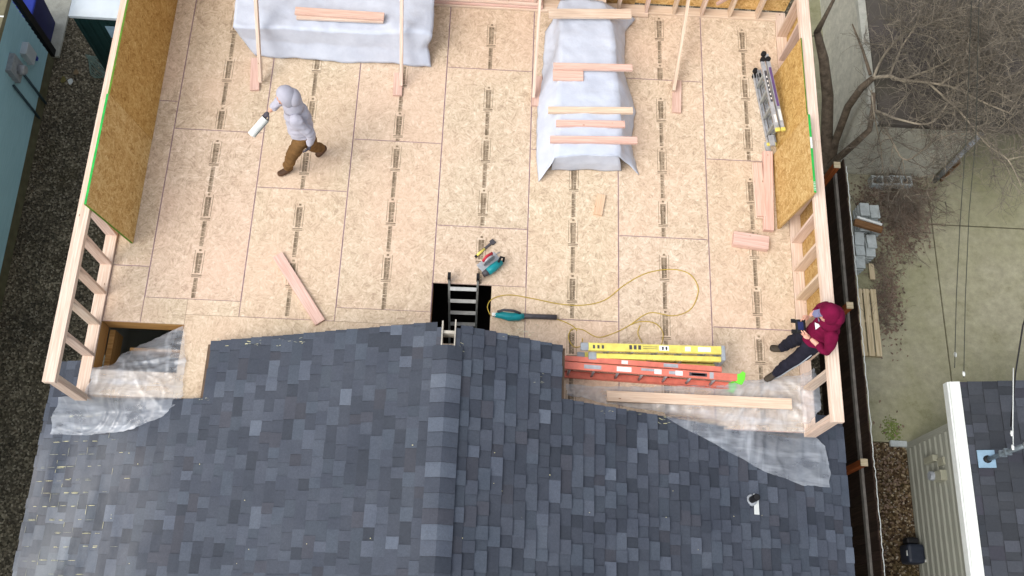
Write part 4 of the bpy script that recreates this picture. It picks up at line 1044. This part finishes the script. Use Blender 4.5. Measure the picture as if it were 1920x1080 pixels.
tag(m.build('paper_roll', M_TRIMW), 'white paper roll held by the person in the pale grey top', 'paper roll')
# pilot leaning on the wall
p2 = thing('person', (8.1, 1.15, 0), 'person in a maroon hooded sweater leaning on the right low wall holding a controller', 'person')
sw, trs = person(p2, dict(pelvis=(8.255, 1.17, .93), chest=(8.30, 1.22, 1.24), neck=(8.29, 1.25, 1.43), head=(8.215, 1.27, 1.545), look=(-.80, -.06, -.60),
    hipL=(8.22, 1.08, .90), hipR=(8.22, 1.25, .90), kneeL=(8.09, 1.00, .47), kneeR=(8.14, 1.29, .47), ankL=(8.01, .96, .095), ankR=(8.12, 1.315, .095),
    heelL=(8.045, .99, .04), toeL=(7.90, .885, .035), heelR=(8.15, 1.30, .04), toeR=(7.99, 1.335, .035),
    shL=(8.31, 1.06, 1.36), shR=(8.31, 1.42, 1.36), elL=(8.33, .955, 1.12), elR=(8.31, 1.52, 1.12), wrL=(8.14, 1.12, 1.13), wrR=(8.15, 1.39, 1.13),
    hdL=(-.8, .45, .0), hnL=(.0, .9, -.5), htL=(-.2, .1, 1), hdR=(-.9, -.35, .0), hnR=(.0, -.9, -.5), htR=(-.2, -.1, 1)),
    dict(top=M_MAROON, leg=M_TROUS, shoe=M_SHOE, glove=None, cuffL=.62, cuffR=.62), None, 5.0)
# sunglasses, chest mark, trouser stripe
m = MB(); hc = V3((8.215, 1.27, 1.545)); f = V3((-.80, -.06, -.60)).normalized(); hu = (hc - V3((8.29, 1.25, 1.43))).normalized(); sd = hu.cross(f).normalized(); hu = f.cross(sd)
for s_ in (-1, 1): m.prism([hc + f * .098 + sd * s_ * .034 + hu * .015 + sd * (math.cos(6.28 * k / 10) * .03) + hu * (math.sin(6.28 * k / 10) * .022) for k in range(10)], f * .006)
m.tube([hc + f * .10 - sd * .07 + hu * .018, hc + f * .105 + hu * .02, hc + f * .10 + sd * .07 + hu * .018], .004, 6); m.build('sunglasses', M_LENS, p2)
m = MB(); m.ball(hc + hu * .100 + f * .035, .052, .04, .022, 0, 12, Matrix((sd, f, hu)).transposed()); m.prism([hc + f * a_ + sd * b_ + hu * .085 for a_, b_ in ((.03, -.05), (.03, .05), (.125, .045), (.15, 0), (.125, -.045))], hu * .010); m.build('cap', M_LENS, p2)
m = MB(); q = U(1533, 612, 1.36); e1 = V3((.035, .0, .02)); 
m.prism([q + V3((-.03, .045, .0)), q + V3((.035, .004, .028)), q + V3((-.025, -.042, .0))], V3((-.004, 0, .008))); mk = m.build('chest_mark', M_TRIMW, p2)
m = MB(); m.tube([(8.22, .985, .90), (8.15, .935, .68), (8.085, .915, .47), (8.04, .895, .28), (8.00, .893, .13)], .008, 6); m.build('side_stripe', M_GREYP, trs)
rt = thing('controller', U(1506, 603, 1.12), 'dark handheld controller held by the person in the maroon sweater', 'controller')
cc = V3((8.035, 1.26, 1.13)); m = MB(); m.box(cc.x - .06, cc.x + .06, cc.y - .085, cc.y + .085, cc.z - .02, cc.z + .022); m.build('controller_body', M_BLACK, rt, .015)
m = MB(); m.box(cc.x - .04, cc.x + .028, cc.y - .05, cc.y + .05, cc.z + .0232, cc.z + .026); m.build('screen', plain('blue_dark_screen', (40, 46, 84), .2), rt, .003)
for s_ in (-.065, .065):
    m = MB(); m.tube([(cc.x + .035, cc.y + s_, cc.z + .02), (cc.x + .035, cc.y + s_, cc.z + .045)], .009, 8); m.build('control_stick', M_BLACK, rt)
    m = MB(); m.box(cc.x - .11, cc.x - .06, cc.y + s_ - .022, cc.y + s_ + .022, cc.z - .01, cc.z + .012); m.build('antenna', M_BLACK, rt)

# ------------------------------------------------------------------ right side: fence, shed, garage, tree, yard
fz = -2.2; fx = 10.10
fr_ = thing('fence', (fx, 2, GZ), 'dark brown board fence with a grey rail along the right side of the house', 'fence')
m = MB(); y = -6.0
while y < 5.25:
    wd = .138; h = fz + random.uniform(-.012, .02); m.obox((fx, y, GZ), (0, 0, h - GZ), (0, wd, 0), (.018, 0, 0), 0, tone(.8, 1.25, .05)); y += .142
m.build('fence_boards', M_BROWNB, fr_)
for z in (fz - .40, -3.55):
    m = MB(); m.obox((fx - .042, -6, z), (0, 11.25, 0), (.040, 0, 0), (0, 0, .088), 0, tone(.55, .6, .0)); m.build('fence_rail', M_RAIL, fr_)
for y in (5.2, 2.77, .34, -2.1):
    m = MB(); m.obox((fx - .19, y - .05, GZ), (0, 0, 1.86), (.095, 0, 0), (0, .095, 0), 0, tone(.95, 1.05)); m.build('fence_post', M_CEDAR, fr_, .004)
    m = MB(); m.box(fx - .195, fx - .09, y - .055, y + .05, -2.14, -2.118); m.build('post_cap', M_OLDW, fr_)
m = MB(); y = -6.0; pts = []
while y < 5.25: pts.append((fx + .025 + random.uniform(-.008, .008), y, fz + .03 + random.uniform(-.012, .012))); y += .07
m.tube(pts, .007, 5); m.build('top_wire', M_TRIMW, fr_)
# shed bottom right
sh = thing('shed', (13, -2, GZ), 'taupe shed with vertical siding, white eave board and black shingled roof', 'shed')
wx, wy = 11.47, 1.05
m = MB()
m.box(wx + .012, 20, -8, wy - .012, GZ, -1.72)
z = GZ + .02
while z < -1.75:
    k = tone(.95, 1.05, .01)
    for (xa_, za_), (xb_, zb_) in (((wx - .03, z), (wx - .03, z + .11)), ((wx - .03, z + .11), (wx - .004, z + .15)), ((wx - .004, z + .15), (wx - .004, z + .172)), ((wx - .004, z + .172), (wx - .03, z + .18))):
        m.poly([(xa_, wy, za_), (xa_, -8, za_), (xb_, -8, zb_), (xb_, wy, zb_)][::-1], 0, k, [(0, z), (9, z), (9, z + .1), (0, z + .1)])
    z += .18
m.obox((wx - .036, wy - .09, GZ), (0, 0, 2.28), (.05, 0, 0), (0, .1, 0))
m.build('shed_wall', M_TAUPE, sh)
ex, ey = U(1776, 717, -1.6).x, U(1776, 717, -1.6).y; s2 = .28
m = MB()
def zs(x): return -1.6 + (x - ex) * s2
m.prism([(ex + .05, -8, zs(ex + .05) - .06), (20, -8, zs(20) - .06), (20, ey, zs(20) - .06), (ex + .05, ey, zs(ex + .05) - .06)], (0, 0, .05))
PAL2 = [(48, 52, 58), (54, 58, 64), (59, 63, 70), (66, 70, 78), (56, 57, 66)]
PWT_old = PWT; PWT = [2, 3, 3, 1, 1]
rf = m.build('shed_roof', M_DARKIN, sh)
m = MB(); shingles(m, -1, 0, 20 - ex - .142, lambda x: -8, lambda x: ey, PAL2, zs, .20, 20.0); m.build('roof_shingles', M_SHIN, rf); PWT = PWT_old
m = MB(); m.obox((ex - .02, -8, -1.70), (0, 8 + ey, 0), (.03, 0, 0), (0, 0, .13)); m.obox((ex + .0105, -8, -1.575), (0, 8 + ey, 0), (.135, 0, .135 * s2), (0, 0, .02)); m.build('eave_board', M_TRIMW, sh, .003)
m = MB(); p = U(1680, 833, GZ); m.box(p.x - .12, p.x + .16, p.y - .05, p.y + .05, GZ, GZ + .07); tag(m.build('concrete_block', M_PAVER, None, .008), 'pale concrete block on the ground at the shed corner', 'block')
def wallbox(px, py, z, dy, dz, dx, name, mat_, parent, rnd=False):
    d = ray(px, py); s_ = (wx - CAM.x) / d.x; p = CAM + d * s_; m = MB()
    if rnd: m.tube([p, p + Vector((-dx, 0, 0))], dy, 16)
    else: m.box(wx - dx, wx - .001, p.y - dy, p.y + dy, p.z - dz, p.z + dz)
    return m.build(name, mat_, parent, .006)
mt = thing('electric_meter', (wx, .4, -3), 'taupe meter boxes mounted on the shed wall', 'electric meter')
M_TAUP2 = plain('taupe_metal_paint', (156, 156, 138), .5, .1, 10)
wallbox(1752, 862, -3, .05, .16, .10, 'meter_box', M_TAUP2, mt); wallbox(1770, 866, -3, .06, .10, .06, 'cable_box', M_TAUP2, mt); wallbox(1772, 893, -3, .08, .12, .12, 'meter_base', M_TAUP2, mt); wallbox(1764, 893, -3, .07, 0, .18, 'meter_dial', M_GREYP, mt, True)
fc = thing('tap', (wx, -.9, -3.6), 'white outdoor tap low on the shed wall', 'tap'); wallbox(1738, 1052, 0, .02, .05, .09, 'tap_body', M_TRIMW, fc); wallbox(1735, 1046, 0, .035, .015, .12, 'tap_handle', M_TRIMW, fc)
p = U(1705, 1040, GZ + .1); rt = thing('hose_reel', (p.x, p.y, GZ), 'dark blue hose reel box standing on the gravel by the shed wall', 'hose reel')
m = MB(); m.box(p.x - .12, p.x + .16, p.y - .15, p.y + .15, GZ, GZ + .34); m.build('reel_case', plain('dark_blue_plastic', (40, 46, 58), .5), rt, .05)
m = MB(); m.box(p.x - .10, p.x + .10, p.y + .155, p.y + .25, GZ + .1, GZ + .3); m.build('reel_handle', M_BLACK, rt, .03); m = MB(); m.box(p.x - .128, p.x - .1205, p.y - .04, p.y + .04, GZ + .28, GZ + .32); m.build('case_label', M_TRIMW, rt)
# service mast on the shed roof
b = U(1853, 861, -1.45); b.z = zs(b.x) + .01; rt = thing('service_mast', b, 'galvanised service mast with a pale blue flashing plate on the shed roof', 'mast')
m = MB(); m.obox(b + V3((-.13, -.12, -.01)), V3((.22, 0, .22 * s2)), (0, .25, 0), (0, 0, .012)); m.build('flashing_plate', M_BLUEBX, rt, .003)
m = MB(); m.tube([b + V3((0, 0, 0)), b + V3((0, 0, .06))], [.08, .04], 14); m.build('pipe_boot', M_BLACK, rt)
m = MB(); m.tube([b + V3((0, 0, .03)), b + V3((0, 0, 1.05))], .033, 14); m.build('mast_pipe', M_PIPE, rt)
m = MB(); m.tube([b + V3((0, 0, 1.02)), b + V3((0, 0, 1.1)), b + V3((.05, -.02, 1.2)), b + V3((.1, -.04, 1.17))], [.045, .06, .05, .03], 14); m.build('weather_head', M_ALU, rt)
for z in (.42, .55): m = MB(); m.box(b.x - .05, b.x + .05, b.y - .045, b.y + .045, b.z + z, b.z + z + .03); m.build('pipe_clamp', M_PIPE, rt)
def wire(name, pts, r, label, mat_, ins=None):
    m = MB(); m.tube([U(*p) for p in pts], r, 6)
    rt = thing(name, U(*pts[0]), label, 'cable'); m.build('cable_line', mat_, rt)
    for p in ins or []:
        q = U(*p); m = MB(); m.tube([q + V3((0, .03, 0)), q, q - V3((0, .04, 0))], [.012, .02, .014], 8); m.build('insulator', M_TRIMW, rt)
M_WIRE = plain('dark_cable', (58, 60, 52), .7)
wire('overhead_cable', [(1836, -10, -.2), (1830, 250, -.35), (1817, 400, -.5), (1810, 560, -.6), (1807, 708, -.75)], .006, 'thin overhead cable ending in a white insulator, right one of the pair over the patio', M_WIRE, [(1807, 700, -.75)])
wire('overhead_cable', [(1822, -10, -.2), (1813, 230, -.35), (1800, 420, -.5), (1793, 560, -.65), (1790, 690, -.85)], .006, 'thin overhead cable with a small white clip, left one of the pair over the patio', M_WIRE, [(1791, 664, -.85)])
wire('service_cable', [(1960, 480, .8), (1918, 610, .3), (1904, 700, 0), (1895, 800, -.35)], .011, 'thick black service cable dropping to the shed mast', M_BLACK, [(1897, 812, -.35), (1899, 838, -.4)])
wire('tension_wire', [(1900, 690, .02), (1899, 800, -.3), (1900, 838, -.42)], .006, 'pale wire beside the service cable above the shed roof', M_TRIMW)
# garage top right
ga = thing('garage', (13, 9, GZ), 'grey stucco garage with an old mossy dark roof behind the bare tree', 'garage')
gx, gy, gz = 10.66, 6.04, -2.12
m = MB(); m.box(gx, 12.46, gy, 14, GZ, gz - .08); m.box(12.46, 20, gy + 2.2, 14, GZ, gz - .08); m.build('garage_wall', M_STUC, ga)
m = MB(); m.box(gx - .07, gx + .06, gy - .04, 14, gz - .10, gz + .0); m.build('parapet_edge', M_CONC2, ga)
m = MB(); m.box(gx + .065, 20, gy - .05, 14, gz - .07, gz + .03); m.build('garage_roof', M_MOSSROOF, ga)
m = MB(); m.tube([(12.5, gy - .06, GZ + .02), (12.5, gy - .06, gz - .1)], .045, 10); m.build('downspout', M_GREYP, ga)
m = MB(); m.obox((12.6, gy - .08, GZ + .02), (0, 0, .75), (.03, 0, 0), (0, .2, 0)); tag(m.build('timber_plank', M_BRNW, None, .004), 'brown timber plank propped at the garage downspout', 'plank')
# hollow blocks along the garage foot
for px, lb in ((1655, 'hollow concrete block at the garage foot, the left one of the two'), (1690, 'hollow concrete block at the garage foot, the right one of the two')):
    p = U(px, 338, GZ + .2); m = MB()
    for a, b_, c_, d_ in ((-.2, .2, -.095, -.065), (-.2, .2, .065, .095), (-.2, -.17, -.065, .065), (-.015, .015, -.065, .065), (.17, .2, -.065, .065)): m.box(p.x + a, p.x + b_, p.y + c_, p.y + d_, GZ + .012, GZ + .2)
    tag(m.build('concrete_block', M_PAVER), lb, 'block', 'hollow blocks at the garage foot')
# pallet
A, B = U(1611, 541, -3.85), U(1649, 666, -3.85)
pa = thing('pallet', (A.x, B.y, GZ), 'weathered wooden pallet lying on the concrete by the fence', 'pallet')
x0, x1, y0, y1 = A.x + .0, A.x + .30, B.y - .02, A.y
for i in range(3): m = MB(); m.obox((x0 - .06 + i * .125, y0, -3.865), (0, y1 - y0, 0), (.10, 0, 0), (0, 0, .02), 0, tone(.95, 1.12)); m.build('slat', M_OLDW, pa, .002)
for yy in (y0 + .02, (y0 + y1) / 2, y1 - .07): m = MB(); m.obox((x0 - .06, yy, GZ + .012), (.36, 0, 0), (0, .05, 0), (0, 0, .12), 0, tone(.8, .9)); m.build('stringer', M_OLDW, pa)
# paver stack
pv = []
spots = [(1622, 392), (1641, 396), (1612, 447), (1635, 452), (1613, 466), (1633, 468), (1614, 490), (1621, 421), (1643, 425)]
GP = 'grey paving slabs stacked by the fence'
names = ['far left', 'far right', 'near left', 'near middle', 'lower left', 'lower right', 'nearest', 'middle left', 'middle right']
for (px, py), nm, k in zip(spots, names, range(9)):
    lv = .45 - .04 * (k // 2); p = U(px, py, GZ + lv); m = MB(); a = random.uniform(-.06, .06); ux = V3((math.cos(a), math.sin(a), 0)); uy = V3((-ux.y, ux.x, 0))
    for q in range(4): m.obox(p - ux * .085 - uy * .125 + V3((0, 0, -.052 - q * .1)), ux * .165, uy * .245, (0, 0, .05 if q else .052), 0)
    m.v = [v for v in m.v]; 
    tag(m.build('paving_slab', M_PAVER, None, .005), 'grey concrete slab pile, %s of the slabs stacked along the fence' % nm, 'paving slab', GP)
A, B = U(1600, 418, GZ + .5), U(1652, 433, GZ + .5); m = MB(); m.beam(A, B, .12, .07); tag(m.build('timber_beam', M_BRNW, None, .006), 'brown mossy timber lying across the grey slabs', 'timber')
m = MB(); m.beam(A + V3((.05, .09, .0)), B + V3((0, .09, 0)), .04, .075); tag(m.build('white_batten', M_TRIMW, None, .003), 'white batten lying beside the brown timber on the slabs', 'batten')
p = U(1635, 515, GZ + .1); m = MB(); m.obox(p - V3((.05, .1, .0)), (0, .3, 0), (.09, 0, 0), (0, 0, .03)); tag(m.build('scrap_board', M_OLDW, None, .003), 'short brown board end between the slabs and the pallet', 'board')
# bare tree
def branch(m, p, d, L, r, depth, n_child):
    pts = [p]; q = p.copy(); n = 5; dd = d.normalized()
    for i in range(n):
        dd = (dd + V3((random.gauss(0, .20), random.gauss(0, .20), random.gauss(.01, .16)))).normalized(); q = q + dd * (L / n); pts.append(q.copy())
    m.tube(pts, [max(.0022, r * (1 - .75 * i / n)) for i in range(n + 1)], 4 if r < .012 else 8, 1 if random.random() < .22 else 0, cap=False)
    if depth:
        for _ in range(n_child):
            i = random.randint(1, n); a = pts[i]; sd = V3((random.gauss(0, 1), random.gauss(0, 1), random.gauss(.1, .8))).normalized()
            branch(m, a, (dd * .8 + sd * .8), L * random.uniform(.4, .75), r * .55, depth - 1, max(3, n_child - 2))
tr_ = thing('bare_tree', U(1548, 318, GZ), 'leafless tree with several trunks beside the grey garage wall', 'tree')
_U = U
def Uc(px, py, z):
    p = _U(px, py, z)
    while p.x > 10.5 and p.y > 5.9 and z < -1.95: z += .03; p = _U(px, py, z)
    return p
base = U(1552, 322, GZ); base.z = GZ
def limb(pts, rs): 
    m.tube([base] + [Uc(*p) for p in pts], rs, 12, cap=False)
m = MB()
limb([(1550, 270, -3.6), (1552, 180, -2.9), (1544, 110, -2.3), (1532, 60, -1.9)], [.13, .105, .10, .085, .06])
limb([(1566, 265, -3.7), (1590, 200, -3.1), (1615, 165, -2.7), (1637, 146, -2.35)], [.11, .07, .066, .06, .05])
limb([(1572, 296, -3.8), (1602, 270, -3.5), (1630, 244, -3.2), (1637, 205, -2.9), (1638, 175, -2.7)], [.10, .062, .057, .046, .042, .034])
m.tube([Uc(1532, 60, -1.9), Uc(1545, 35, -1.6), Uc(1568, -10, -1.2)], [.055, .038, .025], 8)
m.tube([Uc(1632, 140, -2.4), Uc(1618, 95, -2.0), Uc(1598, 45, -1.6)], [.03, .022, .012], 8)
m.build('trunk', M_BARK, tr_)
m = MB()
B0 = U(1637, 146, -2.35)
def limb2(pts, r0, n, L):
    P = smooth3([Uc(*p) for p in pts]); m.tube(P, [r0 * (1 - .8 * i / len(P)) + .004 for i in range(len(P))], 7, 1, cap=False)
    for _ in range(n):
        i = random.randint(2, len(P) - 1); d = (P[i] - P[i - 1]).normalized(); sd = V3((random.gauss(0, 1), random.gauss(0, 1), random.gauss(.2, .6))).normalized()
        branch(m, P[i], d * .7 + sd * .9, L * random.uniform(.5, 1.4), .009, 2, 8)
def smooth3(P, n=5):
    P = [P[0]] + P + [P[-1]]; out = []
    for i in range(1, len(P) - 2):
        for k in range(n):
            q = k / n; a, b, c_, d_ = P[i - 1:i + 3]
            out.append(.5 * ((2 * b) + (c_ - a) * q + (2 * a - 5 * b + 4 * c_ - d_) * q * q + (3 * b - a - 3 * c_ + d_) * q ** 3))
    return out + [P[-2]]
limb2([(1637, 146, -2.35), (1668, 143, -2.1), (1690, 150, -1.9), (1740, 155, -1.7), (1790, 165, -1.5), (1840, 190, -1.3), (1900, 215, -1.2)], .028, 19, .75)
limb2([(1690, 150, -1.9), (1750, 128, -1.6), (1790, 100, -1.3), (1815, 28, -.8)], .018, 17, .75)
limb2([(1637, 146, -2.35), (1660, 100, -1.9), (1700, 60, -1.5), (1760, 20, -1.1), (1800, -20, -.8)], .022, 19, .75)
limb2([(1637, 205, -2.9), (1690, 225, -2.5), (1750, 228, -2.2), (1795, 155, -1.7), (1790, 110, -1.4)], .018, 13, .65)
limb2([(1637, 200, -2.9), (1670, 260, -2.7), (1700, 300, -2.5), (1760, 260, -2.2), (1830, 250, -1.9), (1890, 300, -1.7)], .016, 18, .65)
limb2([(1740, 155, -1.7), (1800, 210, -1.4), (1850, 270, -1.2), (1890, 300, -1.1), (1915, 350, -1.0)], .016, 15, .65)
limb2([(1790, 165, -1.5), (1850, 120, -1.2), (1900, 60, -.9), (1940, 20, -.7)], .016, 17, .75)
limb2([(1840, 190, -1.3), (1880, 150, -1.1), (1930, 130, -1.0)], .012, 13, .65)
limb2([(1634, 170, -2.6), (1640, 220, -2.8), (1652, 280, -2.9), (1655, 325, -3.1)], .012, 7, .4)
limb2([(1740, 30, -1.2), (1800, 60, -1.0), (1860, 40, -.8), (1925, 70, -.7)], .014, 22, .7)
limb2([(1760, 160, -1.6), (1820, 130, -1.3), (1880, 180, -1.1), (1930, 170, -1.0)], .012, 20, .7)
limb2([(1668, 143, -1.7), (1690, 90, -1.5), (1720, 40, -1.2), (1730, -20, -1.0)], .014, 18, .6)
m.build('crown', [M_TWIG, M_TWIGP], tr_)
# dead brush along the fence and slabs
m = MB()
for _ in range(620):
    t_ = random.random(); px = random.gauss(1690, 30) if t_ < .65 else random.gauss(1655, 14); py = random.gauss(392, 30) if t_ < .65 else random.uniform(470, 610)
    p = U(px, py, GZ + .05); a = random.uniform(0, 6.28); branch(m, p, V3((math.cos(a), math.sin(a), random.uniform(.0, .7))), random.uniform(.2, .65) * (1 if t_ < .65 else .5), random.uniform(.004, .009), 1, 2)
brush = struct(m.build('dead_brush', [M_TWIG2, M_TWIG]), 'stuff')
m = MB()
def litter(px, py, n, sx, sy, zz=.02):
    for _ in range(n):
        p = U(random.gauss(px, sx), random.gauss(py, sy), GZ + zz + random.uniform(0, .05)); a = random.uniform(0, 6.28); s_ = random.uniform(.012, .035); ux = V3((math.cos(a), math.sin(a), random.uniform(-.4, .4))) * s_; uy = V3((-math.sin(a), math.cos(a), random.uniform(-.4, .4))) * s_ * .6
        m.poly([p - ux, p - uy, p + ux, p + uy])
litter(1690, 435, 650, 24, 24); litter(1665, 560, 500, 16, 45); litter(1640, 370, 300, 26, 12); litter(1680, 350, 200, 40, 12); litter(1660, 920, 260, 22, 60)
struct(m.build('leaf_litter', M_LEAF), 'stuff')
m = MB()
for _ in range(1500):
    y = random.uniform(-4, 1.0); x_ = random.uniform(10.3, 11.45); s_ = random.uniform(.006, .02); m.ball((x_, y, GZ + .006), s_, s_ * random.uniform(.6, 1), s_ * .6, random.choice((0, 0, 1, 2)), 6)
for _ in range(2200):
    y = random.uniform(-3, 9); x_ = random.uniform(-4.1, -.7); s_ = random.uniform(.006, .018); m.ball((x_, y, GZ - .025), s_, s_ * random.uniform(.6, 1), s_ * .6, random.choice((3, 3, 3, 0, 1)), 6)
struct(m.build('loose_stones', [plain('brown_stone', (96, 80, 62), .9), plain('grey_stone', (120, 114, 104), .9), plain('pale_stone', (176, 168, 150), .9), plain('dark_stone', (52, 50, 46), .9)]), 'stuff')

# ------------------------------------------------------------------ left side: teal house, bins, cabin
th = thing('neighbour_house', (-6, 2, GZ), 'teal lap sided neighbour house with electric boxes on its wall', 'house')
a = U(97, 112, GZ); b = U(0, 566, GZ); hx = (a.x + b.x) / 2; hy = 7.55
ang = math.atan2(a.x - b.x, a.y - b.y)
def hxx(y): return b.x + (y - b.y) * (a.x - b.x) / (a.y - b.y)
m = MB(); z = GZ + .25
while z < -1.0:
    ya, yb = -6.0, hy
    q = [(hxx(ya) + .03, ya, z), (hxx(yb) + .03, yb, z), (hxx(yb) + .002, yb, z + .125), (hxx(ya) + .002, ya, z + .125)]
    m.poly(q, 0, tone(.9, 1.06, .01), [(0, z), (13.5, z), (13.5, z + .125), (0, z + .125)]); m.poly([(hxx(ya), ya, z - .001), (hxx(yb), yb, z - .001), q[1], q[0]], 0, (.5, .5, .5)); z += .125
m.prism([(hxx(-6), -6, GZ), (hxx(hy), hy - .001, GZ), (-12, hy - .001, GZ), (-12, -6, GZ)], (0, 0, 3.0), 0)
m.build('house_wall', M_TEAL, th)
m = MB(); m.prism([(hxx(-6) + .03, -6, GZ - .03), (hxx(hy) + .03, hy, GZ - .03), (hxx(hy) - .1, hy, GZ - .03), (hxx(-6) - .1, -6, GZ - .03)], (0, 0, .27)); m.build('foundation', plain('mossy_foundation', (98, 96, 74), .9, .2, 6), th)
m = MB(); p0 = V3((hxx(hy) - .02, hy + .06, GZ)); m.obox(p0, (0, 0, 3), (.07, 0, 0), (0, .14, 0)); m.build('corner_strip', M_BLACK, th)  # plain black strip down the wall corner
gA = U(18, 16, -1.0); gB = U(0, 84, -1.0)
m = MB(); dgy = (gA - gB).normalized(); m.obox(gB - dgy * 8, dgy * (8 + (gA - gB).length + .6), V3((-.12, 0, 0)), (0, 0, .1)); gu = m.build('gutter', M_GUTT, th, .01)
m = MB()
for k in range(18): q = gA - dgy * (k * .42 - .2); m.box(q.x - .125, q.x + .004, q.y - .012, q.y + .012, -.899, -.893)
m.build('gutter_strap', M_TRIMW, gu)
m = MB(); q0 = gB - dgy * 8 + V3((-.125, 0, .06)); q1 = gA + dgy * .6 + V3((-.125, 0, .06)); m.prism([q0, q1, q1 + V3((-5, 0, 1.9)), q0 + V3((-5, 0, 1.9))], (0, 0, .04)); m.build('house_roof', plain('dark_roofing', (56, 58, 60), .9, .2, 20), th)
def onwall(px, py):
    d = ray(px, py); nx_, ny_ = 1.0, -(a.x - b.x) / (a.y - b.y); k = nx_ * b.x + ny_ * b.y; s_ = (k - nx_ * CAM.x - ny_ * CAM.y) / (nx_ * d.x + ny_ * d.y); return CAM + d * s_
em = thing('electric_meter', onwall(28, 125), 'grey electric meter and boxes on the teal wall', 'electric meter')
p = onwall(22, 130); m = MB(); m.box(p.x, p.x + .12, p.y - .17, p.y + .17, p.z - .16, p.z + .24); m.build('meter_base', M_GREYP, em, .008)
m = MB(); m.tube([p + V3((.12, .0, .0)), p + V3((.2, 0, 0)), p + V3((.24, 0, 0))], [.085, .085, .07], 18); m.build('meter_dial', M_ALU, em)
p = onwall(45, 100); m = MB(); m.box(p.x, p.x + .13, p.y - .12, p.y + .12, p.z - .18, p.z + .18); m.build('cable_box', M_PALEROOF, em, .01)
m = MB(); q = onwall(60, 108); m.box(q.x, q.x + .09, q.y - .03, q.y + .03, q.z - .05, q.z + .05); m.build('blue_tag', M_BLUE, em)
for (x0, y0), (x1, y1) in (((40, 140), (84, 194)), ((20, 160), (70, 214))): m = MB(); q0, q1 = onwall(x0, y0), onwall(x1, y1); q1 = V3((q0.x, q0.y, q1.z)); m.tube([q0 + V3((.05, 0, 0)), q1 + V3((.05, 0, 0))], .022, 10); m.build('conduit', plain('dark_conduit', (58, 78, 88), .5), em)
def bin_(p, c0, c1, label):
    rt = thing('wheelie_bin', p, label, 'bin', 'blue bins beside the teal house'); m = MB()
    b0 = [(p.x - .5, p.y), (p.x, p.y), (p.x, p.y + .56), (p.x - .5, p.y + .56)]; t0 = [(p.x - .56, p.y - .05), (p.x + .05, p.y - .05), (p.x + .05, p.y + .62), (p.x - .56, p.y + .62)]
    for i in range(4): j = (i + 1) % 4; m.poly([(*b0[i], GZ + .03), (*b0[j], GZ + .03), (*t0[j], GZ + 1.0), (*t0[i], GZ + 1.0)])
    m.poly([(*q, GZ + .03) for q in b0[::-1]]); bd = m.build('bin_body', c0, rt, .01)
    m = MB(); m.box(p.x - .6, p.x + .09, p.y - .08, p.y + .66, GZ + 1.002, GZ + 1.06); m.build('bin_lid', c1, rt, .02)
    m = MB(); m.obox((p.x + .012, p.y + .2, GZ + .5), (0, .22, 0), (.012, 0, .25), (.003, 0, 0)); m.build('bin_mark', M_GREYP, bd)
    for yy in (.06, .5): m = MB(); m.tube([(p.x - .5, p.y + yy - .03, GZ + .1), (p.x - .5, p.y + yy + .03, GZ + .1)], .1, 14); m.build('wheel', M_BLACK, rt)
bin_(U(94, 92, GZ), M_NAVY, M_BLUE, 'navy wheelie bin with a bright blue lid at the corner of the teal house')
tl = thing('portable_toilet', (-2.1, 7.6, GZ), 'dark green portable toilet with a pale translucent roof', 'portable toilet')
x0, y0 = U(127, 28, -1.82).x, U(127, 28, -1.82).y; x1, y1 = x0 + 1.12, y0 + 1.12
m = MB(); m.box(x0 + .03, x1 - .03, y0 + .03, y1 - .03, GZ, -1.86)
for k in range(7): m.box(x0 + .08 + k * .15, x0 + .12 + k * .15, y0 + .018, y0 + .03, GZ + .12, -1.95)
m.build('cabin_wall', M_DKGRN, tl, .015)
m = MB(); n = 10
for i in range(n):
    for j in range(n):
        def q(i_, j_): u_, v_ = i_ / n, j_ / n; return (x0 + u_ * (x1 - x0), y0 + v_ * (y1 - y0), -1.84 + .16 * (math.sin(math.pi * u_) ** .6) * (math.sin(math.pi * v_) ** .6))
        m.poly([q(i, j), q(i + 1, j), q(i + 1, j + 1), q(i, j + 1)])
m.box(x0, x1, y0, y1, -1.90, -1.842); m.build('cabin_roof', M_PALEROOF, tl)
m = MB(); m.obox((x0 + .5, y0 + .012, -2.42), (.5, 0, 0), (0, .004, 0), (0, 0, .32)); m.build('sign_plate', M_BLUEBX, tl)
m = MB(); m.tube([(x1 - .2, y1 - .2, -1.8), (x1 - .2, y1 - .2, -1.35)], .05, 10); m.build('vent_stack', M_DKGRN, tl)
m = MB(); p = U(186, 128, GZ + .05)
for k in range(7): q = [p + V3((.16 * math.cos(t_ * .5 + k) * (1 + .1 * k), .22 * math.sin(t_ * .5 + k * .7) , .02 + .012 * k)) for t_ in range(13)]; m.tube(q, .008, 6)
tag(m.build('coiled_hose', plain('pale_green_hose', (110, 134, 124), .6)), 'pale green coiled hose on the gravel at the foot of the toilet', 'hose')
for (px, py), lb, c_ in (((132, 153), 'white scrap of paper on the dark gravel', M_TRIMW), ((118, 150), 'yellowish dead leaf on the dark gravel left of the white scrap', plain('yellow_leaf', (120, 112, 66), .9)), ((143, 136), 'brownish dead leaf on the dark gravel nearest the green toilet', plain('tan_leaf', (132, 112, 84), .9))):
    p = U(px, py, GZ); m = MB(); n = 7; pts = [p + V3((math.cos(6.28 * k / n) * .06 * random.uniform(.5, 1), math.sin(6.28 * k / n) * .09 * random.uniform(.5, 1), random.uniform(-.01, .015))) for k in range(n)]; m.prism(pts, (0, 0, .006)); tag(m.build('litter_scrap' if c_ is M_TRIMW else 'dead_leaf', c_), lb, 'scrap' if c_ is M_TRIMW else 'leaf')
